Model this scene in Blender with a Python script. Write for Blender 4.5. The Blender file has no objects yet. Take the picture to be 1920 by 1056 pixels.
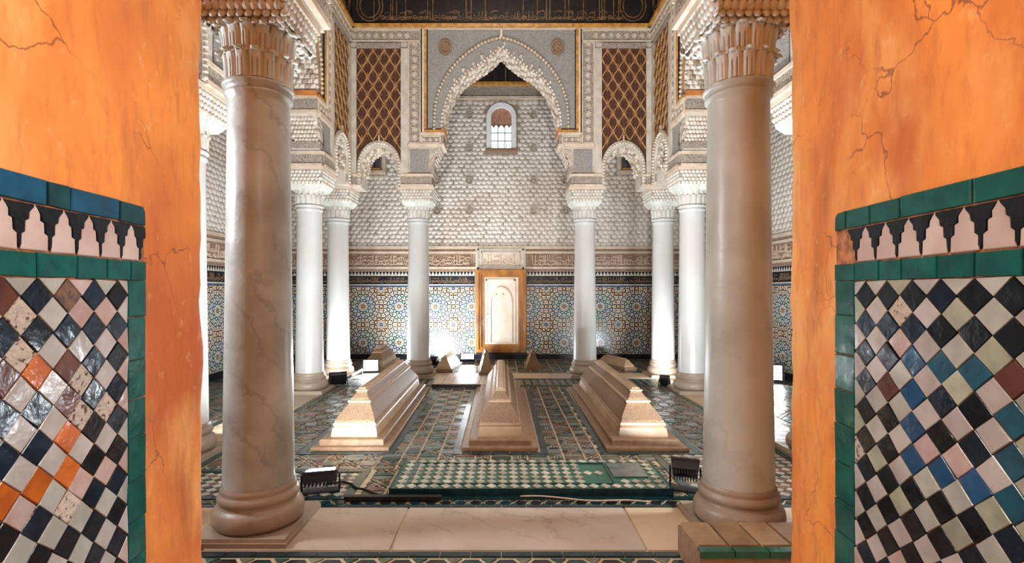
import bpy, bmesh, math, random
from math import sin, cos, pi, sqrt, atan2, radians
from mathutils import Vector, Matrix

random.seed(7)
SC = bpy.context.scene
COL = SC.collection
H = 1.4            # eye height of the photograph
F = 960.0          # focal length in pixels of the 1920 px wide frame
VX, VY = 940.0, 548.0   # vanishing point of the hall's depth lines

# ------------------------------------------------------------------ camera
cam_d = bpy.data.cameras.new('camera')
cam = bpy.data.objects.new('camera', cam_d)
COL.objects.link(cam)
cam.location = (0, 0, H)
cam.rotation_euler = (pi / 2, 0, 0)
cam_d.sensor_width = 36.0
cam_d.lens = 36.0 * F / 1920.0
cam_d.shift_x = (960 - VX) / 1920.0
cam_d.shift_y = (VY - 528) / 1920.0
cam_d.clip_start = 0.05
SC.camera = cam

# ------------------------------------------------------------------ world, exposure
world = bpy.data.worlds.new('daylight')
SC.world = world
world.use_nodes = True
wn = world.node_tree.nodes
wn['Background'].inputs['Color'].default_value = (1.0, 0.93, 0.84, 1)
wn['Background'].inputs['Strength'].default_value = 0.12
SC.view_settings.view_transform = 'Standard'
SC.view_settings.look = 'None'
SC.view_settings.gamma = 1.0
SC.view_settings.exposure = 0.55
SC.view_settings.use_curve_mapping = False
SC.cycles.max_bounces = 8
SC.cycles.diffuse_bounces = 4
SC.cycles.sample_clamp_indirect = 4.0
SC.cycles.use_denoising = True


def lamp(name, loc, target, power, color, size=(0.3, 0.2), spread=180, parent=None):
    d = bpy.data.lights.new(name, 'AREA')
    d.shape = 'RECTANGLE'
    d.size, d.size_y = size
    d.energy = power
    d.color = color
    d.spread = radians(spread)
    o = bpy.data.objects.new(name, d)
    COL.objects.link(o)
    o.location = loc
    o.rotation_euler = (Vector(target) - Vector(loc)).to_track_quat('-Z', 'Y').to_euler()
    return o


# warm unseen lamp in the passage roof; the other four are added fill lights
lamp('passage_lamp', (0.0, 0.25, 2.62), (0.0, 0.5, 0.0), 17, (1.0, 0.90, 0.76), (0.5, 0.5))
lamp('hall_roof_fill', (0.0, 5.6, 6.7), (0.0, 5.7, 0.0), 60, (1.0, 0.90, 0.78), (1.2, 1.2))  # added fill from above for the floor and tombs, no fitting
lamp('front_aisle_fill', (0.0, 2.25, 5.6), (0.0, 2.6, 0.0), 20, (0.97, 0.97, 0.94), (1.0, 0.4))  # added fill that brightens the tops of the great columns' fronts
lamp('left_aisle_fill', (-3.7, 2.7, 2.4), (-1.44, 3.05, 1.7), 28, (.86, .92, 1.0), (.3, .3), 100)  # added cool side light on the great left column, no fitting
lamp('right_aisle_fill', (3.9, 3.3, 2.4), (1.44, 3.05, 1.7), 44, (.86, .93, 1.0), (.3, .3), 100)  # added cool edge light for the great right column, no fitting

# ------------------------------------------------------------------ materials
MATS = {}


def mat(name, c1, c2=None, rough=0.6, scale=6.0, bump=0.0, bscale=30.0, spec=0.5, metal=0.0,
        kind='noise', lo=0.35, hi=0.65, detail=6.0, distort=0.0, rand=0.0, coat=0.0, c3=None, s3=2.0, lo3=.45, hi3=.75,
        stretch=None):
    m = bpy.data.materials.new(name)
    m.use_nodes = True
    nt = m.node_tree
    N, L = nt.nodes, nt.links
    b = N['Principled BSDF']
    b.inputs['Roughness'].default_value = rough
    b.inputs['Specular IOR Level'].default_value = spec
    b.inputs['Metallic'].default_value = metal
    b.inputs['Coat Weight'].default_value = coat
    b.inputs['Coat Roughness'].default_value = 0.08
    tc = N.new('ShaderNodeTexCoord')
    vec = tc.outputs['Object']
    if stretch:
        mp = N.new('ShaderNodeMapping')
        mp.inputs['Scale'].default_value = stretch
        L.new(vec, mp.inputs['Vector'])
        vec = mp.outputs['Vector']
    oi = None
    if rand:
        oi = N.new('ShaderNodeObjectInfo')
        ad = N.new('ShaderNodeVectorMath')
        ad.operation = 'ADD'
        cmb = N.new('ShaderNodeMath'); cmb.operation = 'MULTIPLY'; cmb.inputs[1].default_value = 37.0
        L.new(oi.outputs['Random'], cmb.inputs[0])
        L.new(vec, ad.inputs[0]); L.new(cmb.outputs[0], ad.inputs[1])
        vec = ad.outputs[0]
    c2 = c2 or tuple(x * 0.75 for x in c1)
    if kind == 'voronoi':
        wn_ = N.new('ShaderNodeTexNoise')
        wn_.inputs['Scale'].default_value = scale * 1.3
        wn_.inputs['Detail'].default_value = 2
        L.new(vec, wn_.inputs['Vector'])
        wv = N.new('ShaderNodeVectorMath'); wv.operation = 'MULTIPLY_ADD'
        wv.inputs[1].default_value = (1.6 / scale,) * 3
        L.new(wn_.outputs['Color'], wv.inputs[0]); L.new(vec, wv.inputs[2])
        vec = wv.outputs[0]
    if kind == 'voronoi':
        t = N.new('ShaderNodeTexVoronoi')
        t.feature = 'DISTANCE_TO_EDGE'
        t.inputs['Scale'].default_value = scale
        fac = t.outputs['Distance']
    elif kind == 'vdist':
        t = N.new('ShaderNodeTexVoronoi')
        t.inputs['Scale'].default_value = scale
        fac = t.outputs['Distance']
    else:
        t = N.new('ShaderNodeTexNoise')
        t.inputs['Scale'].default_value = scale
        t.inputs['Detail'].default_value = detail
        t.inputs['Distortion'].default_value = distort
        fac = t.outputs['Fac']
    L.new(vec, t.inputs['Vector'])
    r = N.new('ShaderNodeValToRGB')
    r.color_ramp.elements[0].position = lo
    r.color_ramp.elements[1].position = hi
    r.color_ramp.elements[0].color = (*c2, 1)
    r.color_ramp.elements[1].color = (*c1, 1)
    L.new(fac, r.inputs['Fac'])
    out = r.outputs['Color']
    if c3:
        t3 = N.new('ShaderNodeTexNoise')
        t3.inputs['Scale'].default_value = s3
        t3.inputs['Detail'].default_value = 5
        L.new(vec, t3.inputs['Vector'])
        mr = N.new('ShaderNodeMapRange')
        mr.inputs['From Min'].default_value = lo3
        mr.inputs['From Max'].default_value = hi3
        L.new(t3.outputs['Fac'], mr.inputs['Value'])
        mx = N.new('ShaderNodeMix'); mx.data_type = 'RGBA'
        L.new(mr.outputs['Result'], mx.inputs['Factor'])
        L.new(out, mx.inputs['A'])
        mx.inputs['B'].default_value = (*c3, 1)
        out = mx.outputs['Result']
    if rand:
        hs = N.new('ShaderNodeHueSaturation')
        mr = N.new('ShaderNodeMapRange')
        mr.inputs['To Min'].default_value = 1 - rand
        mr.inputs['To Max'].default_value = 1 + rand
        L.new(oi.outputs['Random'], mr.inputs['Value'])
        L.new(mr.outputs['Result'], hs.inputs['Value'])
        L.new(out, hs.inputs['Color'])
        out = hs.outputs['Color']
    L.new(out, b.inputs['Base Color'])
    if bump:
        bt = N.new('ShaderNodeTexNoise')
        bt.inputs['Scale'].default_value = bscale
        bt.inputs['Detail'].default_value = 4
        L.new(vec, bt.inputs['Vector'])
        bp = N.new('ShaderNodeBump')
        bp.inputs['Strength'].default_value = bump
        bp.inputs['Distance'].default_value = 0.02
        L.new(bt.outputs['Fac'], bp.inputs['Height'])
        if kind in ('voronoi', 'vdist'):
            bp2 = N.new('ShaderNodeBump')
            bp2.inputs['Strength'].default_value = min(1, bump * 1.5)
            bp2.inputs['Distance'].default_value = 0.02
            bp2.invert = kind == 'vdist'
            L.new(fac, bp2.inputs['Height'])
            L.new(bp.outputs['Normal'], bp2.inputs['Normal'])
            L.new(bp2.outputs['Normal'], b.inputs['Normal'])
            if coat:
                L.new(bp2.outputs['Normal'], b.inputs['Coat Normal'])
        else:
            L.new(bp.outputs['Normal'], b.inputs['Normal'])
            if coat:
                L.new(bp.outputs['Normal'], b.inputs['Coat Normal'])
    MATS[name] = m
    return m


def marble(name, base, warm, vein, rough=0.35, scale=2.2, amount=1.0):
    """pale stone with cloudy patches and thin broken veins"""
    m = bpy.data.materials.new(name)
    m.use_nodes = True
    N, L = m.node_tree.nodes, m.node_tree.links
    b = N['Principled BSDF']
    b.inputs['Roughness'].default_value = rough
    tc = N.new('ShaderNodeTexCoord')
    oi = N.new('ShaderNodeObjectInfo')
    mu = N.new('ShaderNodeMath'); mu.operation = 'MULTIPLY'; mu.inputs[1].default_value = 23.0
    L.new(oi.outputs['Random'], mu.inputs[0])
    ad = N.new('ShaderNodeVectorMath')
    L.new(tc.outputs['Object'], ad.inputs[0]); L.new(mu.outputs[0], ad.inputs[1])
    v = ad.outputs[0]
    n1 = N.new('ShaderNodeTexNoise'); n1.inputs['Scale'].default_value = scale; n1.inputs['Detail'].default_value = 6
    L.new(v, n1.inputs['Vector'])
    r1 = N.new('ShaderNodeValToRGB')
    r1.color_ramp.elements[0].position = .35; r1.color_ramp.elements[0].color = (*base, 1)
    r1.color_ramp.elements[1].position = .68; r1.color_ramp.elements[1].color = (*warm, 1)
    L.new(n1.outputs['Fac'], r1.inputs['Fac'])
    n2 = N.new('ShaderNodeTexWave'); n2.bands_direction = 'DIAGONAL'
    n2.inputs['Scale'].default_value = scale * .75; n2.inputs['Distortion'].default_value = 9
    n2.inputs['Detail'].default_value = 6; n2.inputs['Detail Scale'].default_value = 1.6; n2.inputs['Detail Roughness'].default_value = .62
    L.new(v, n2.inputs['Vector'])
    mr = N.new('ShaderNodeMapRange')
    mr.inputs['From Min'].default_value = .90; mr.inputs['From Max'].default_value = 1.0
    mr.inputs['To Min'].default_value = 0; mr.inputs['To Max'].default_value = .30 * amount
    L.new(n2.outputs['Fac'], mr.inputs['Value'])
    n3 = N.new('ShaderNodeTexNoise'); n3.inputs['Scale'].default_value = scale * .8
    L.new(v, n3.inputs['Vector'])
    mr3 = N.new('ShaderNodeMapRange'); mr3.inputs['From Min'].default_value = .45; mr3.inputs['From Max'].default_value = .62
    L.new(n3.outputs['Fac'], mr3.inputs['Value'])
    mm = N.new('ShaderNodeMath'); mm.operation = 'MULTIPLY'
    L.new(mr.outputs['Result'], mm.inputs[0]); L.new(mr3.outputs['Result'], mm.inputs[1])
    mx = N.new('ShaderNodeMix'); mx.data_type = 'RGBA'
    L.new(mm.outputs[0], mx.inputs['Factor']); L.new(r1.outputs['Color'], mx.inputs['A'])
    mx.inputs['B'].default_value = (*vein, 1)
    L.new(mx.outputs['Result'], b.inputs['Base Color'])
    bp = N.new('ShaderNodeBump'); bp.inputs['Strength'].default_value = .08; bp.inputs['Distance'].default_value = .02
    L.new(n2.outputs['Fac'], bp.inputs['Height']); L.new(bp.outputs['Normal'], b.inputs['Normal'])
    MATS[name] = m
    return m


def emit(name, color, strength):
    m = bpy.data.materials.new(name)
    m.use_nodes = True
    b = m.node_tree.nodes['Principled BSDF']
    b.inputs['Base Color'].default_value = (*color, 1)
    b.inputs['Emission Color'].default_value = (*color, 1)
    b.inputs['Emission Strength'].default_value = strength
    MATS[name] = m
    return m


# plaster of the passage
pl = mat('orange_plaster', (0.83, 0.285, 0.044), (0.50, 0.115, 0.018), rough=.78, scale=2.6, bump=.30, bscale=16, lo=.28, hi=.58,
         detail=12, distort=.6, c3=(.84, .38, .105), s3=4.0, lo3=.50, hi3=.68, stretch=(1, 1, .55))


def weather(m):
    """fine brush marks, red stains and hair cracks in the plaster"""
    N, L = m.node_tree.nodes, m.node_tree.links
    b = N['Principled BSDF']
    src = b.inputs['Base Color'].links[0].from_socket
    tc = N.new('ShaderNodeTexCoord')

    def noise(scale, st, lo, hi, detail=8):
        mp = N.new('ShaderNodeMapping'); mp.inputs['Scale'].default_value = st
        L.new(tc.outputs['Object'], mp.inputs['Vector'])
        n = N.new('ShaderNodeTexNoise'); n.inputs['Scale'].default_value = scale; n.inputs['Detail'].default_value = detail
        n.inputs['Roughness'].default_value = .65
        L.new(mp.outputs['Vector'], n.inputs['Vector'])
        mr = N.new('ShaderNodeMapRange'); mr.inputs['From Min'].default_value = lo; mr.inputs['From Max'].default_value = hi
        L.new(n.outputs['Fac'], mr.inputs['Value'])
        return mr.outputs['Result'], n

    def mixin(src, fac, col, amt):
        mu = N.new('ShaderNodeMath'); mu.operation = 'MULTIPLY'; mu.inputs[1].default_value = amt
        L.new(fac, mu.inputs[0])
        mx = N.new('ShaderNodeMix'); mx.data_type = 'RGBA'
        L.new(mu.outputs[0], mx.inputs['Factor']); L.new(src, mx.inputs['A']); mx.inputs['B'].default_value = (*col, 1)
        return mx.outputs['Result']
    f, _ = noise(30, (1, 1, .3), .50, .66)
    src = mixin(src, f, (.40, .10, .02), .35)
    f, _ = noise(7, (1, 1, .22), .54, .70, 12)
    src = mixin(src, f, (.32, .07, .02), .55)
    f, _ = noise(24, (1, 1, .8), .60, .72, 4)
    src = mixin(src, f, (.88, .52, .24), .35)
    # cracks: distorted cell edges, only here and there
    n = N.new('ShaderNodeTexNoise'); n.inputs['Scale'].default_value = 5; n.inputs['Detail'].default_value = 6
    L.new(tc.outputs['Object'], n.inputs['Vector'])
    va = N.new('ShaderNodeVectorMath'); va.operation = 'MULTIPLY_ADD'; va.inputs[1].default_value = (.28, .28, .28)
    L.new(n.outputs['Color'], va.inputs[0]); L.new(tc.outputs['Object'], va.inputs[2])
    v = N.new('ShaderNodeTexVoronoi'); v.feature = 'DISTANCE_TO_EDGE'; v.inputs['Scale'].default_value = 3.2
    L.new(va.outputs[0], v.inputs['Vector'])
    mr = N.new('ShaderNodeMapRange'); mr.inputs['From Min'].default_value = .010; mr.inputs['From Max'].default_value = .002
    L.new(v.outputs['Distance'], mr.inputs['Value'])
    g, _ = noise(2.3, (1, 1, 1), .50, .60, 2)
    mu = N.new('ShaderNodeMath'); mu.operation = 'MULTIPLY'
    L.new(mr.outputs['Result'], mu.inputs[0]); L.new(g, mu.inputs[1])
    src = mixin(src, mu.outputs[0], (.22, .055, .02), .8)
    L.new(src, b.inputs['Base Color'])


weather(pl)
mat('grout', (.55, .22, .08), (.18, .07, .035), rough=.9, scale=40, bump=.4, bscale=60)
for nm, c, d in (('glaze_black', (.006, .009, .014), (.002, .003, .005)),
                 ('glaze_navy', (.006, .016, .034), (.003, .007, .014)),
                 ('glaze_cream', (.46, .43, .41), (.36, .33, .31)),
                 ('glaze_grey', (.42, .43, .39), (.32, .32, .29)),
                 ('glaze_sage', (.38, .40, .30), (.27, .29, .22)),
                 ('glaze_pink', (.46, .37, .35), (.40, .26, .22)),
                 ('glaze_green', (.004, .105, .085), (.003, .062, .055)),
                 ('glaze_teal', (.004, .060, .072), (.003, .035, .048)),
                 ('glaze_blue', (.010, .080, .20), (.008, .05, .12)),
                 ('glaze_steel', (.015, .10, .16), (.012, .06, .10)),
                 ('glaze_orange', (.55, .13, .012), (.32, .07, .01)),
                 ('glaze_brown', (.13, .045, .03), (.07, .025, .02)),
                 ('glaze_petrol', (.004, .085, .17), (.003, .05, .10))):
    mat(nm, c, d, rough=.17, scale=18, bump=.11, bscale=20, coat=.06, rand=.12, spec=.28)
mat('worn_tile', (.47, .40, .33), (.09, .05, .035), rough=.75, scale=85, bump=.4, bscale=70, lo=.36, hi=.43, detail=3, rand=.1)
mat('worn_brown', (.16, .07, .03), (.05, .025, .015), rough=.6, scale=60, bump=.4, bscale=60, lo=.38, hi=.55)
mat('merlon_white', (.54, .43, .38), (.46, .32, .28), rough=.35, scale=12, bump=.12, bscale=20, rand=.08)

marble('column_marble', (.58, .60, .56), (.32, .31, .275), (.12, .11, .11), rough=.33, scale=2.4)
marble('column_marble_grey', (.55, .555, .50), (.36, .35, .30), (.16, .14, .12), rough=.36, scale=2.0, amount=.45)
marble('column_marble_pale', (.57, .57, .55), (.52, .50, .47), (.40, .38, .36), rough=.35, scale=1.6, amount=.5)
marble('floor_marble', (.52, .42, .34), (.42, .32, .24), (.12, .08, .06), rough=.4, scale=3.0)
marble('floor_marble_plain', (.60, .44, .29), (.52, .36, .22), (.3, .2, .12), rough=.45, scale=2.0, amount=.3)
marble('base_marble', (.38, .29, .21), (.26, .195, .14), (.16, .12, .10), rough=.42, scale=4.0, amount=.6)
marble('capital_stone', (.68, .68, .61), (.52, .50, .44), (.30, .22, .16), rough=.55, scale=5.0, amount=.5)
marble('tomb_marble', (.50, .34, .21), (.37, .235, .135), (.38, .26, .18), rough=.42, scale=5.0, amount=.5)
mat('tan_tile', (.37, .24, .13), (.26, .16, .085), rough=.5, scale=9, bump=.2, rand=.15)
mat('tomb_carved', (.38, .235, .135), (.15, .08, .04), rough=.6, scale=150, kind='vdist', bump=.4, bscale=120, lo=.15, hi=.75)
mat('stone_step', (.30, .18, .10), (.21, .12, .065), rough=.5, scale=20, bump=.15)

mat('scale_plaster', (.74, .68, .61), (.62, .54, .46), rough=.85, scale=1.3, bump=.25, bscale=45, c3=(.58, .43, .32), s3=.7, lo3=.52, hi3=.75)
mat('scale_ground', (.40, .32, .25), (.28, .21, .16), rough=.9, scale=30)
mat('plaster_pale', (.60, .53, .45), (.47, .40, .33), rough=.8, scale=9, bump=.35, bscale=50)
mat('plaster_carved', (.56, .47, .385), (.16, .11, .075), rough=.85, scale=44, kind='voronoi', bump=.6, bscale=60, lo=.02, hi=.10)
mat('plaster_fine', (.52, .49, .45), (.15, .13, .12), rough=.85, scale=75, kind='voronoi', bump=.5, bscale=90, lo=.02, hi=.13)
mat('plaster_cream', (.68, .56, .44), (.55, .43, .32), rough=.7, scale=7, bump=.2, bscale=60)
mat('motif_plaster', (.60, .50, .40), (.38, .29, .21), rough=.8, scale=20, bump=.3)
mat('niche_plaster', (.78, .66, .54), (.68, .54, .42), rough=.7, scale=5, bump=.15, bscale=30)
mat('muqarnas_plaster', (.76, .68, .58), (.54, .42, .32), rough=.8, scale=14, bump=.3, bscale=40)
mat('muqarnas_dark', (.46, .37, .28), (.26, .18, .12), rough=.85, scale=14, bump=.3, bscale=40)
mat('panel_brown', (.115, .040, .016), (.035, .012, .007), rough=.7, scale=48, kind='voronoi', bump=.4, bscale=60, lo=.02, hi=.14)
mat('lattice_gold', (.55, .30, .11), (.30, .14, .05), rough=.55, scale=20, bump=.2)
mat('motif_brown', (.26, .10, .04), (.12, .045, .02), rough=.7, scale=30, bump=.3)
mat('gilt', (.62, .31, .06), (.36, .15, .03), rough=.45, scale=14, bump=.2, spec=.6)
mat('orange_paint', (.62, .23, .05), (.40, .13, .03), rough=.6, scale=10, bump=.1)
mat('black_wood', (.018, .011, .008), (.008, .005, .004), rough=.6, scale=10, bump=.2)
mat('dark_line', (.03, .018, .012), (.015, .01, .008), rough=.6, scale=10)
mat('old_gold', (.26, .13, .05), (.10, .05, .02), rough=.6, scale=12)
mat('roof_wood', (.10, .05, .025), (.05, .025, .012), rough=.7, scale=6, bump=.2)
mat('honey_wood', (.44, .17, .02), (.20, .065, .009), rough=.38, scale=9, bump=.12, stretch=(1, 1, .2), coat=.2)
mat('letter_plaster', (.74, .58, .44), (.60, .44, .32), rough=.75, scale=30)
mat('band_ground', (.36, .23, .15), (.20, .12, .075), rough=.85, scale=40, bump=.3)
mat('zellij_black', (.012, .014, .018), (.006, .007, .010), rough=.25, scale=20)
mat('zellij_white', (.66, .62, .55), (.56, .50, .42), rough=.22, scale=20)
mat('zellij_ochre', (.60, .31, .10), (.40, .16, .035), rough=.25, scale=20)
mat('zellij_blue', (.24, .33, .44), (.14, .21, .32), rough=.22, scale=20)
mat('zellij_green', (.22, .38, .31), (.12, .25, .19), rough=.22, scale=20)
mat('zellij_slate', (.20, .22, .26), (.12, .13, .16), rough=.25, scale=20)
mat('blue_line', (.12, .19, .30), (.07, .12, .2), rough=.3, scale=10)
mat('strap_cream', (.64, .52, .36), (.46, .36, .24), rough=.38, scale=14, bump=.08)
for nm, c in (('floor_black', (.012, .014, .014)), ('floor_green', (.022, .075, .055)), ('floor_teal', (.008, .04, .05)),
              ('floor_brown', (.21, .10, .06)), ('floor_olive', (.20, .20, .13)), ('floor_slate', (.17, .19, .175)),
              ('floor_white', (.52, .46, .36)), ('floor_emerald', (.006, .12, .065))):
    mat(nm, c, tuple(x * .6 for x in c), rough=.25, scale=14, bump=.12, bscale=30, rand=.25)
mat('black_metal', (.012, .012, .014), (.006, .006, .007), rough=.45, scale=20)
mat('white_cable', (.62, .50, .38), (.5, .4, .3), rough=.5)
mat('black_cable', (.012, .012, .013), rough=.5)
mat('window_white', (.86, .86, .86), (.76, .76, .76), rough=.6, scale=8)
mat('iron', (.10, .10, .12), (.05, .05, .06), rough=.5)
mat('pink_lace', (.52, .26, .16), (.10, .04, .03), rough=.8, scale=30, kind='voronoi', lo=.02, hi=.09)
emit('led_face', (.86, .94, 1.0), 14.0)
emit('window_daylight', (.84, .91, 1.0), 1.1)


# ------------------------------------------------------------------ mesh helpers
class MB:
    def __init__(self):
        self.v, self.f, self.mi, self.mats, self.sm = [], [], [], [], []

    def m(self, name):
        if name not in self.mats:
            self.mats.append(name)
        return self.mats.index(name)

    def add(self, verts, faces, m, smooth=False):
        o = len(self.v)
        self.v.extend([tuple(p) for p in verts])
        k = self.m(m)
        for f in faces:
            self.f.append([i + o for i in f])
            self.mi.append(k)
            self.sm.append(smooth)

    def box(self, a, b, m):
        x0, y0, z0 = a
        x1, y1, z1 = b
        self.add([(x0, y0, z0), (x1, y0, z0), (x1, y1, z0), (x0, y1, z0), (x0, y0, z1), (x1, y0, z1), (x1, y1, z1), (x0, y1, z1)],
                 [(0, 3, 2, 1), (4, 5, 6, 7), (0, 1, 5, 4), (1, 2, 6, 5), (2, 3, 7, 6), (3, 0, 4, 7)], m)

    def frustum(self, a0, b0, z0, a1, b1, z1, m):
        """a,b = (x,y) min and max at the bottom and at the top"""
        p = lambda a, b, z: [(a[0], a[1], z), (b[0], a[1], z), (b[0], b[1], z), (a[0], b[1], z)]
        self.add(p(a0, b0, z0) + p(a1, b1, z1),
                 [(0, 3, 2, 1), (4, 5, 6, 7), (0, 1, 5, 4), (1, 2, 6, 5), (2, 3, 7, 6), (3, 0, 4, 7)], m)

    def prism(self, pts, fr, c0, c1, m, back=False, top=None):
        """outline pts in (a,b) extruded from c0 to c1 through frame fr(a,b,c)"""
        n = len(pts)
        v = [fr(a, b, c0) for a, b in pts] + [fr(a, b, c1) for a, b in (top or pts)]
        f = [tuple(range(n, 2 * n))]
        if back:
            f.append(tuple(range(n - 1, -1, -1)))
        for i in range(n):
            j = (i + 1) % n
            f.append((i, j, n + j, n + i))
        self.add(v, f, m)

    def lathe(self, prof, m, seg=40, smooth=True, c=(0, 0), a0=0, a1=2 * pi):
        v, f = [], []
        for r, z in prof:
            for i in range(seg):
                a = a0 + (a1 - a0) * i / seg
                v.append((c[0] + r * cos(a), c[1] + r * sin(a), z))
        for k in range(len(prof) - 1):
            for i in range(seg):
                j = (i + 1) % seg
                f.append((k * seg + i, k * seg + j, (k + 1) * seg + j, (k + 1) * seg + i))
        self.add(v, f, m, smooth)

    def bar(self, p, q, w, d, fr, m, c0=0.0):
        """flat strip between 2D points p and q in frame fr, width w, depth d"""
        dx, dy = q[0] - p[0], q[1] - p[1]
        l = sqrt(dx * dx + dy * dy) or 1
        nx, ny = -dy / l * w / 2, dx / l * w / 2
        self.prism([(p[0] + nx, p[1] + ny), (p[0] - nx, p[1] - ny), (q[0] - nx, q[1] - ny), (q[0] + nx, q[1] + ny)], fr, c0, c0 + d, m)

    def path(self, pts, w, d, fr, m, c0=0.0):
        for p, q in zip(pts[:-1], pts[1:]):
            self.bar(p, q, w, d, fr, m, c0)

    def tube(self, pts, r, m, seg=8):
        pts = [Vector(p) for p in pts]
        v, f = [], []
        for i, p in enumerate(pts):
            t = (pts[min(i + 1, len(pts) - 1)] - pts[max(i - 1, 0)]).normalized()
            up = Vector((0, 0, 1)) if abs(t.z) < .9 else Vector((1, 0, 0))
            s = t.cross(up).normalized()
            u = s.cross(t)
            for k in range(seg):
                a = 2 * pi * k / seg
                v.append(p + (s * cos(a) + u * sin(a)) * r)
        for i in range(len(pts) - 1):
            for k in range(seg):
                j = (k + 1) % seg
                f.append((i * seg + k, i * seg + j, (i + 1) * seg + j, (i + 1) * seg + k))
        f.append(tuple(range(seg - 1, -1, -1)))
        f.append(tuple(range((len(pts) - 1) * seg, len(pts) * seg)))
        self.add(v, f, m, True)

    def dome(self, a, b, ra, rb, d, fr, m, seg=8, sag=0.0):
        """a shallow boss on frame fr: skirt, shoulder, crown"""
        v = [fr(a + ra * cos(2 * pi * k / seg), b + rb * sin(2 * pi * k / seg), 0) for k in range(seg)]
        v += [fr(a + .78 * ra * cos(2 * pi * k / seg), b + sag + .78 * rb * sin(2 * pi * k / seg), d * .75) for k in range(seg)]
        v += [fr(a, b + sag, d)]
        f = []
        for k in range(seg):
            j = (k + 1) % seg
            f.append((k, j, seg + j, seg + k))
            f.append((seg + k, seg + j, 2 * seg))
        self.add(v, f, m, True)

    def mesh(self, name):
        me = bpy.data.meshes.new(name)
        me.from_pydata(self.v, [], self.f)
        for n in self.mats:
            me.materials.append(MATS[n])
        me.polygons.foreach_set('material_index', self.mi)
        me.polygons.foreach_set('use_smooth', self.sm)
        me.update()
        bm = bmesh.new()
        bm.from_mesh(me)
        if len(bm.faces) < 60000:
            bmesh.ops.recalc_face_normals(bm, faces=bm.faces)
        big = [f for f in bm.faces if len(f.verts) > 6]
        if big:
            bmesh.ops.triangulate(bm, faces=big, ngon_method='EAR_CLIP')
        bm.to_mesh(me)
        bm.free()
        return me

    def obj(self, name, parent=None, loc=None, kind=None, label=None):
        return link(name, self.mesh(name), parent, loc, kind, label)


def link(name, me, parent=None, loc=None, kind=None, label=None):
    o = bpy.data.objects.new(name, me)
    COL.objects.link(o)
    if parent:
        o.parent = parent
    if loc is not None:
        o.location = loc
    if kind:
        o['kind'] = kind
    if label:
        o['label'] = label
    return o


def thing(name, label, cat, loc=(0, 0, 0), rz=0.0, group=None):
    o = bpy.data.objects.new(name, None)
    COL.objects.link(o)
    o.empty_display_size = .1
    o.location = loc
    o.rotation_euler = (0, 0, rz)
    o['label'] = label
    o['category'] = cat
    o['kind'] = 'thing'
    if group:
        o['group'] = group
    return o


KIDS = {}


def copy_tree(o, parent=None):
    c = o.copy()
    COL.objects.link(c)
    if parent:
        c.parent = parent
    for ch in list(o.children):
        copy_tree(ch, c)
    return c


XY = lambda a, b, c: (a, b, c)              # horizontal plane, c up
XZ = lambda a, b, c: (a, -c, b)             # wall facing -Y, c towards the viewer


def Pt(px, py, Y):
    return ((px - VX) / F * Y, H + (VY - py) / F * Y)


# ------------------------------------------------------------------ voronoi mosaics
def clip(poly, mx, my, nx, ny):
    out = []
    n = len(poly)
    for i in range(n):
        p, q = poly[i], poly[(i + 1) % n]
        dp = (p[0] - mx) * nx + (p[1] - my) * ny
        dq = (q[0] - mx) * nx + (q[1] - my) * ny
        if dp <= 0:
            out.append(p)
        if dp * dq < 0:
            t = dp / (dp - dq)
            out.append((p[0] + (q[0] - p[0]) * t, p[1] + (q[1] - p[1]) * t))
    return out


def voronoi(sites):
    """sites (x,y,cls) periodic in the unit square -> list of (x,y,cls,polygon)"""
    ext = [(x + i, y + j) for x, y, _ in sites for i in (-1, 0, 1) for j in (-1, 0, 1)]
    res = []
    for x, y, c in sites:
        near = sorted(((ex - x) ** 2 + (ey - y) ** 2, ex, ey) for ex, ey in ext)[1:26]
        poly = [(x - .5, y - .5), (x + .5, y - .5), (x + .5, y + .5), (x - .5, y + .5)]
        for d, ex, ey in near:
            if d < 1e-9:
                continue
            poly = clip(poly, (x + ex) / 2, (y + ey) / 2, ex - x, ey - y)
        cl = []
        for p in poly:
            if not cl or (abs(p[0] - cl[-1][0]) + abs(p[1] - cl[-1][1])) > .006:
                cl.append(p)
        if len(cl) > 2:
            res.append((x, y, c, cl))
    return res


def ring(sites, cx, cy, r, n, off, cls, md=.045):
    for k in range(n):
        a = 2 * pi * (k + off) / n
        x, y = (cx + r * cos(a)) % 1.0, (cy + r * sin(a)) % 1.0
        if all(((x - s[0] + .5) % 1 - .5) ** 2 + ((y - s[1] + .5) % 1 - .5) ** 2 > md * md for s in sites):
            sites.append((x, y, cls))


def inset(poly, k):
    cx = sum(p[0] for p in poly) / len(poly)
    cy = sum(p[1] for p in poly) / len(poly)
    return [(cx + (p[0] - cx) * k, cy + (p[1] - cy) * k) for p in poly]


def offset(poly, d):
    n = len(poly)
    ar = sum(poly[i][0] * poly[(i + 1) % n][1] - poly[(i + 1) % n][0] * poly[i][1] for i in range(n))
    sg = 1 if ar > 0 else -1
    out = poly
    for i in range(n):
        p, q = poly[i], poly[(i + 1) % n]
        dx, dy = q[0] - p[0], q[1] - p[1]
        l = sqrt(dx * dx + dy * dy) or 1
        nx, ny = dy / l * sg, -dx / l * sg
        out = clip(out, p[0] - nx * d, p[1] - ny * d, nx, ny)
        if len(out) < 3:
            return []
    return out


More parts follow.
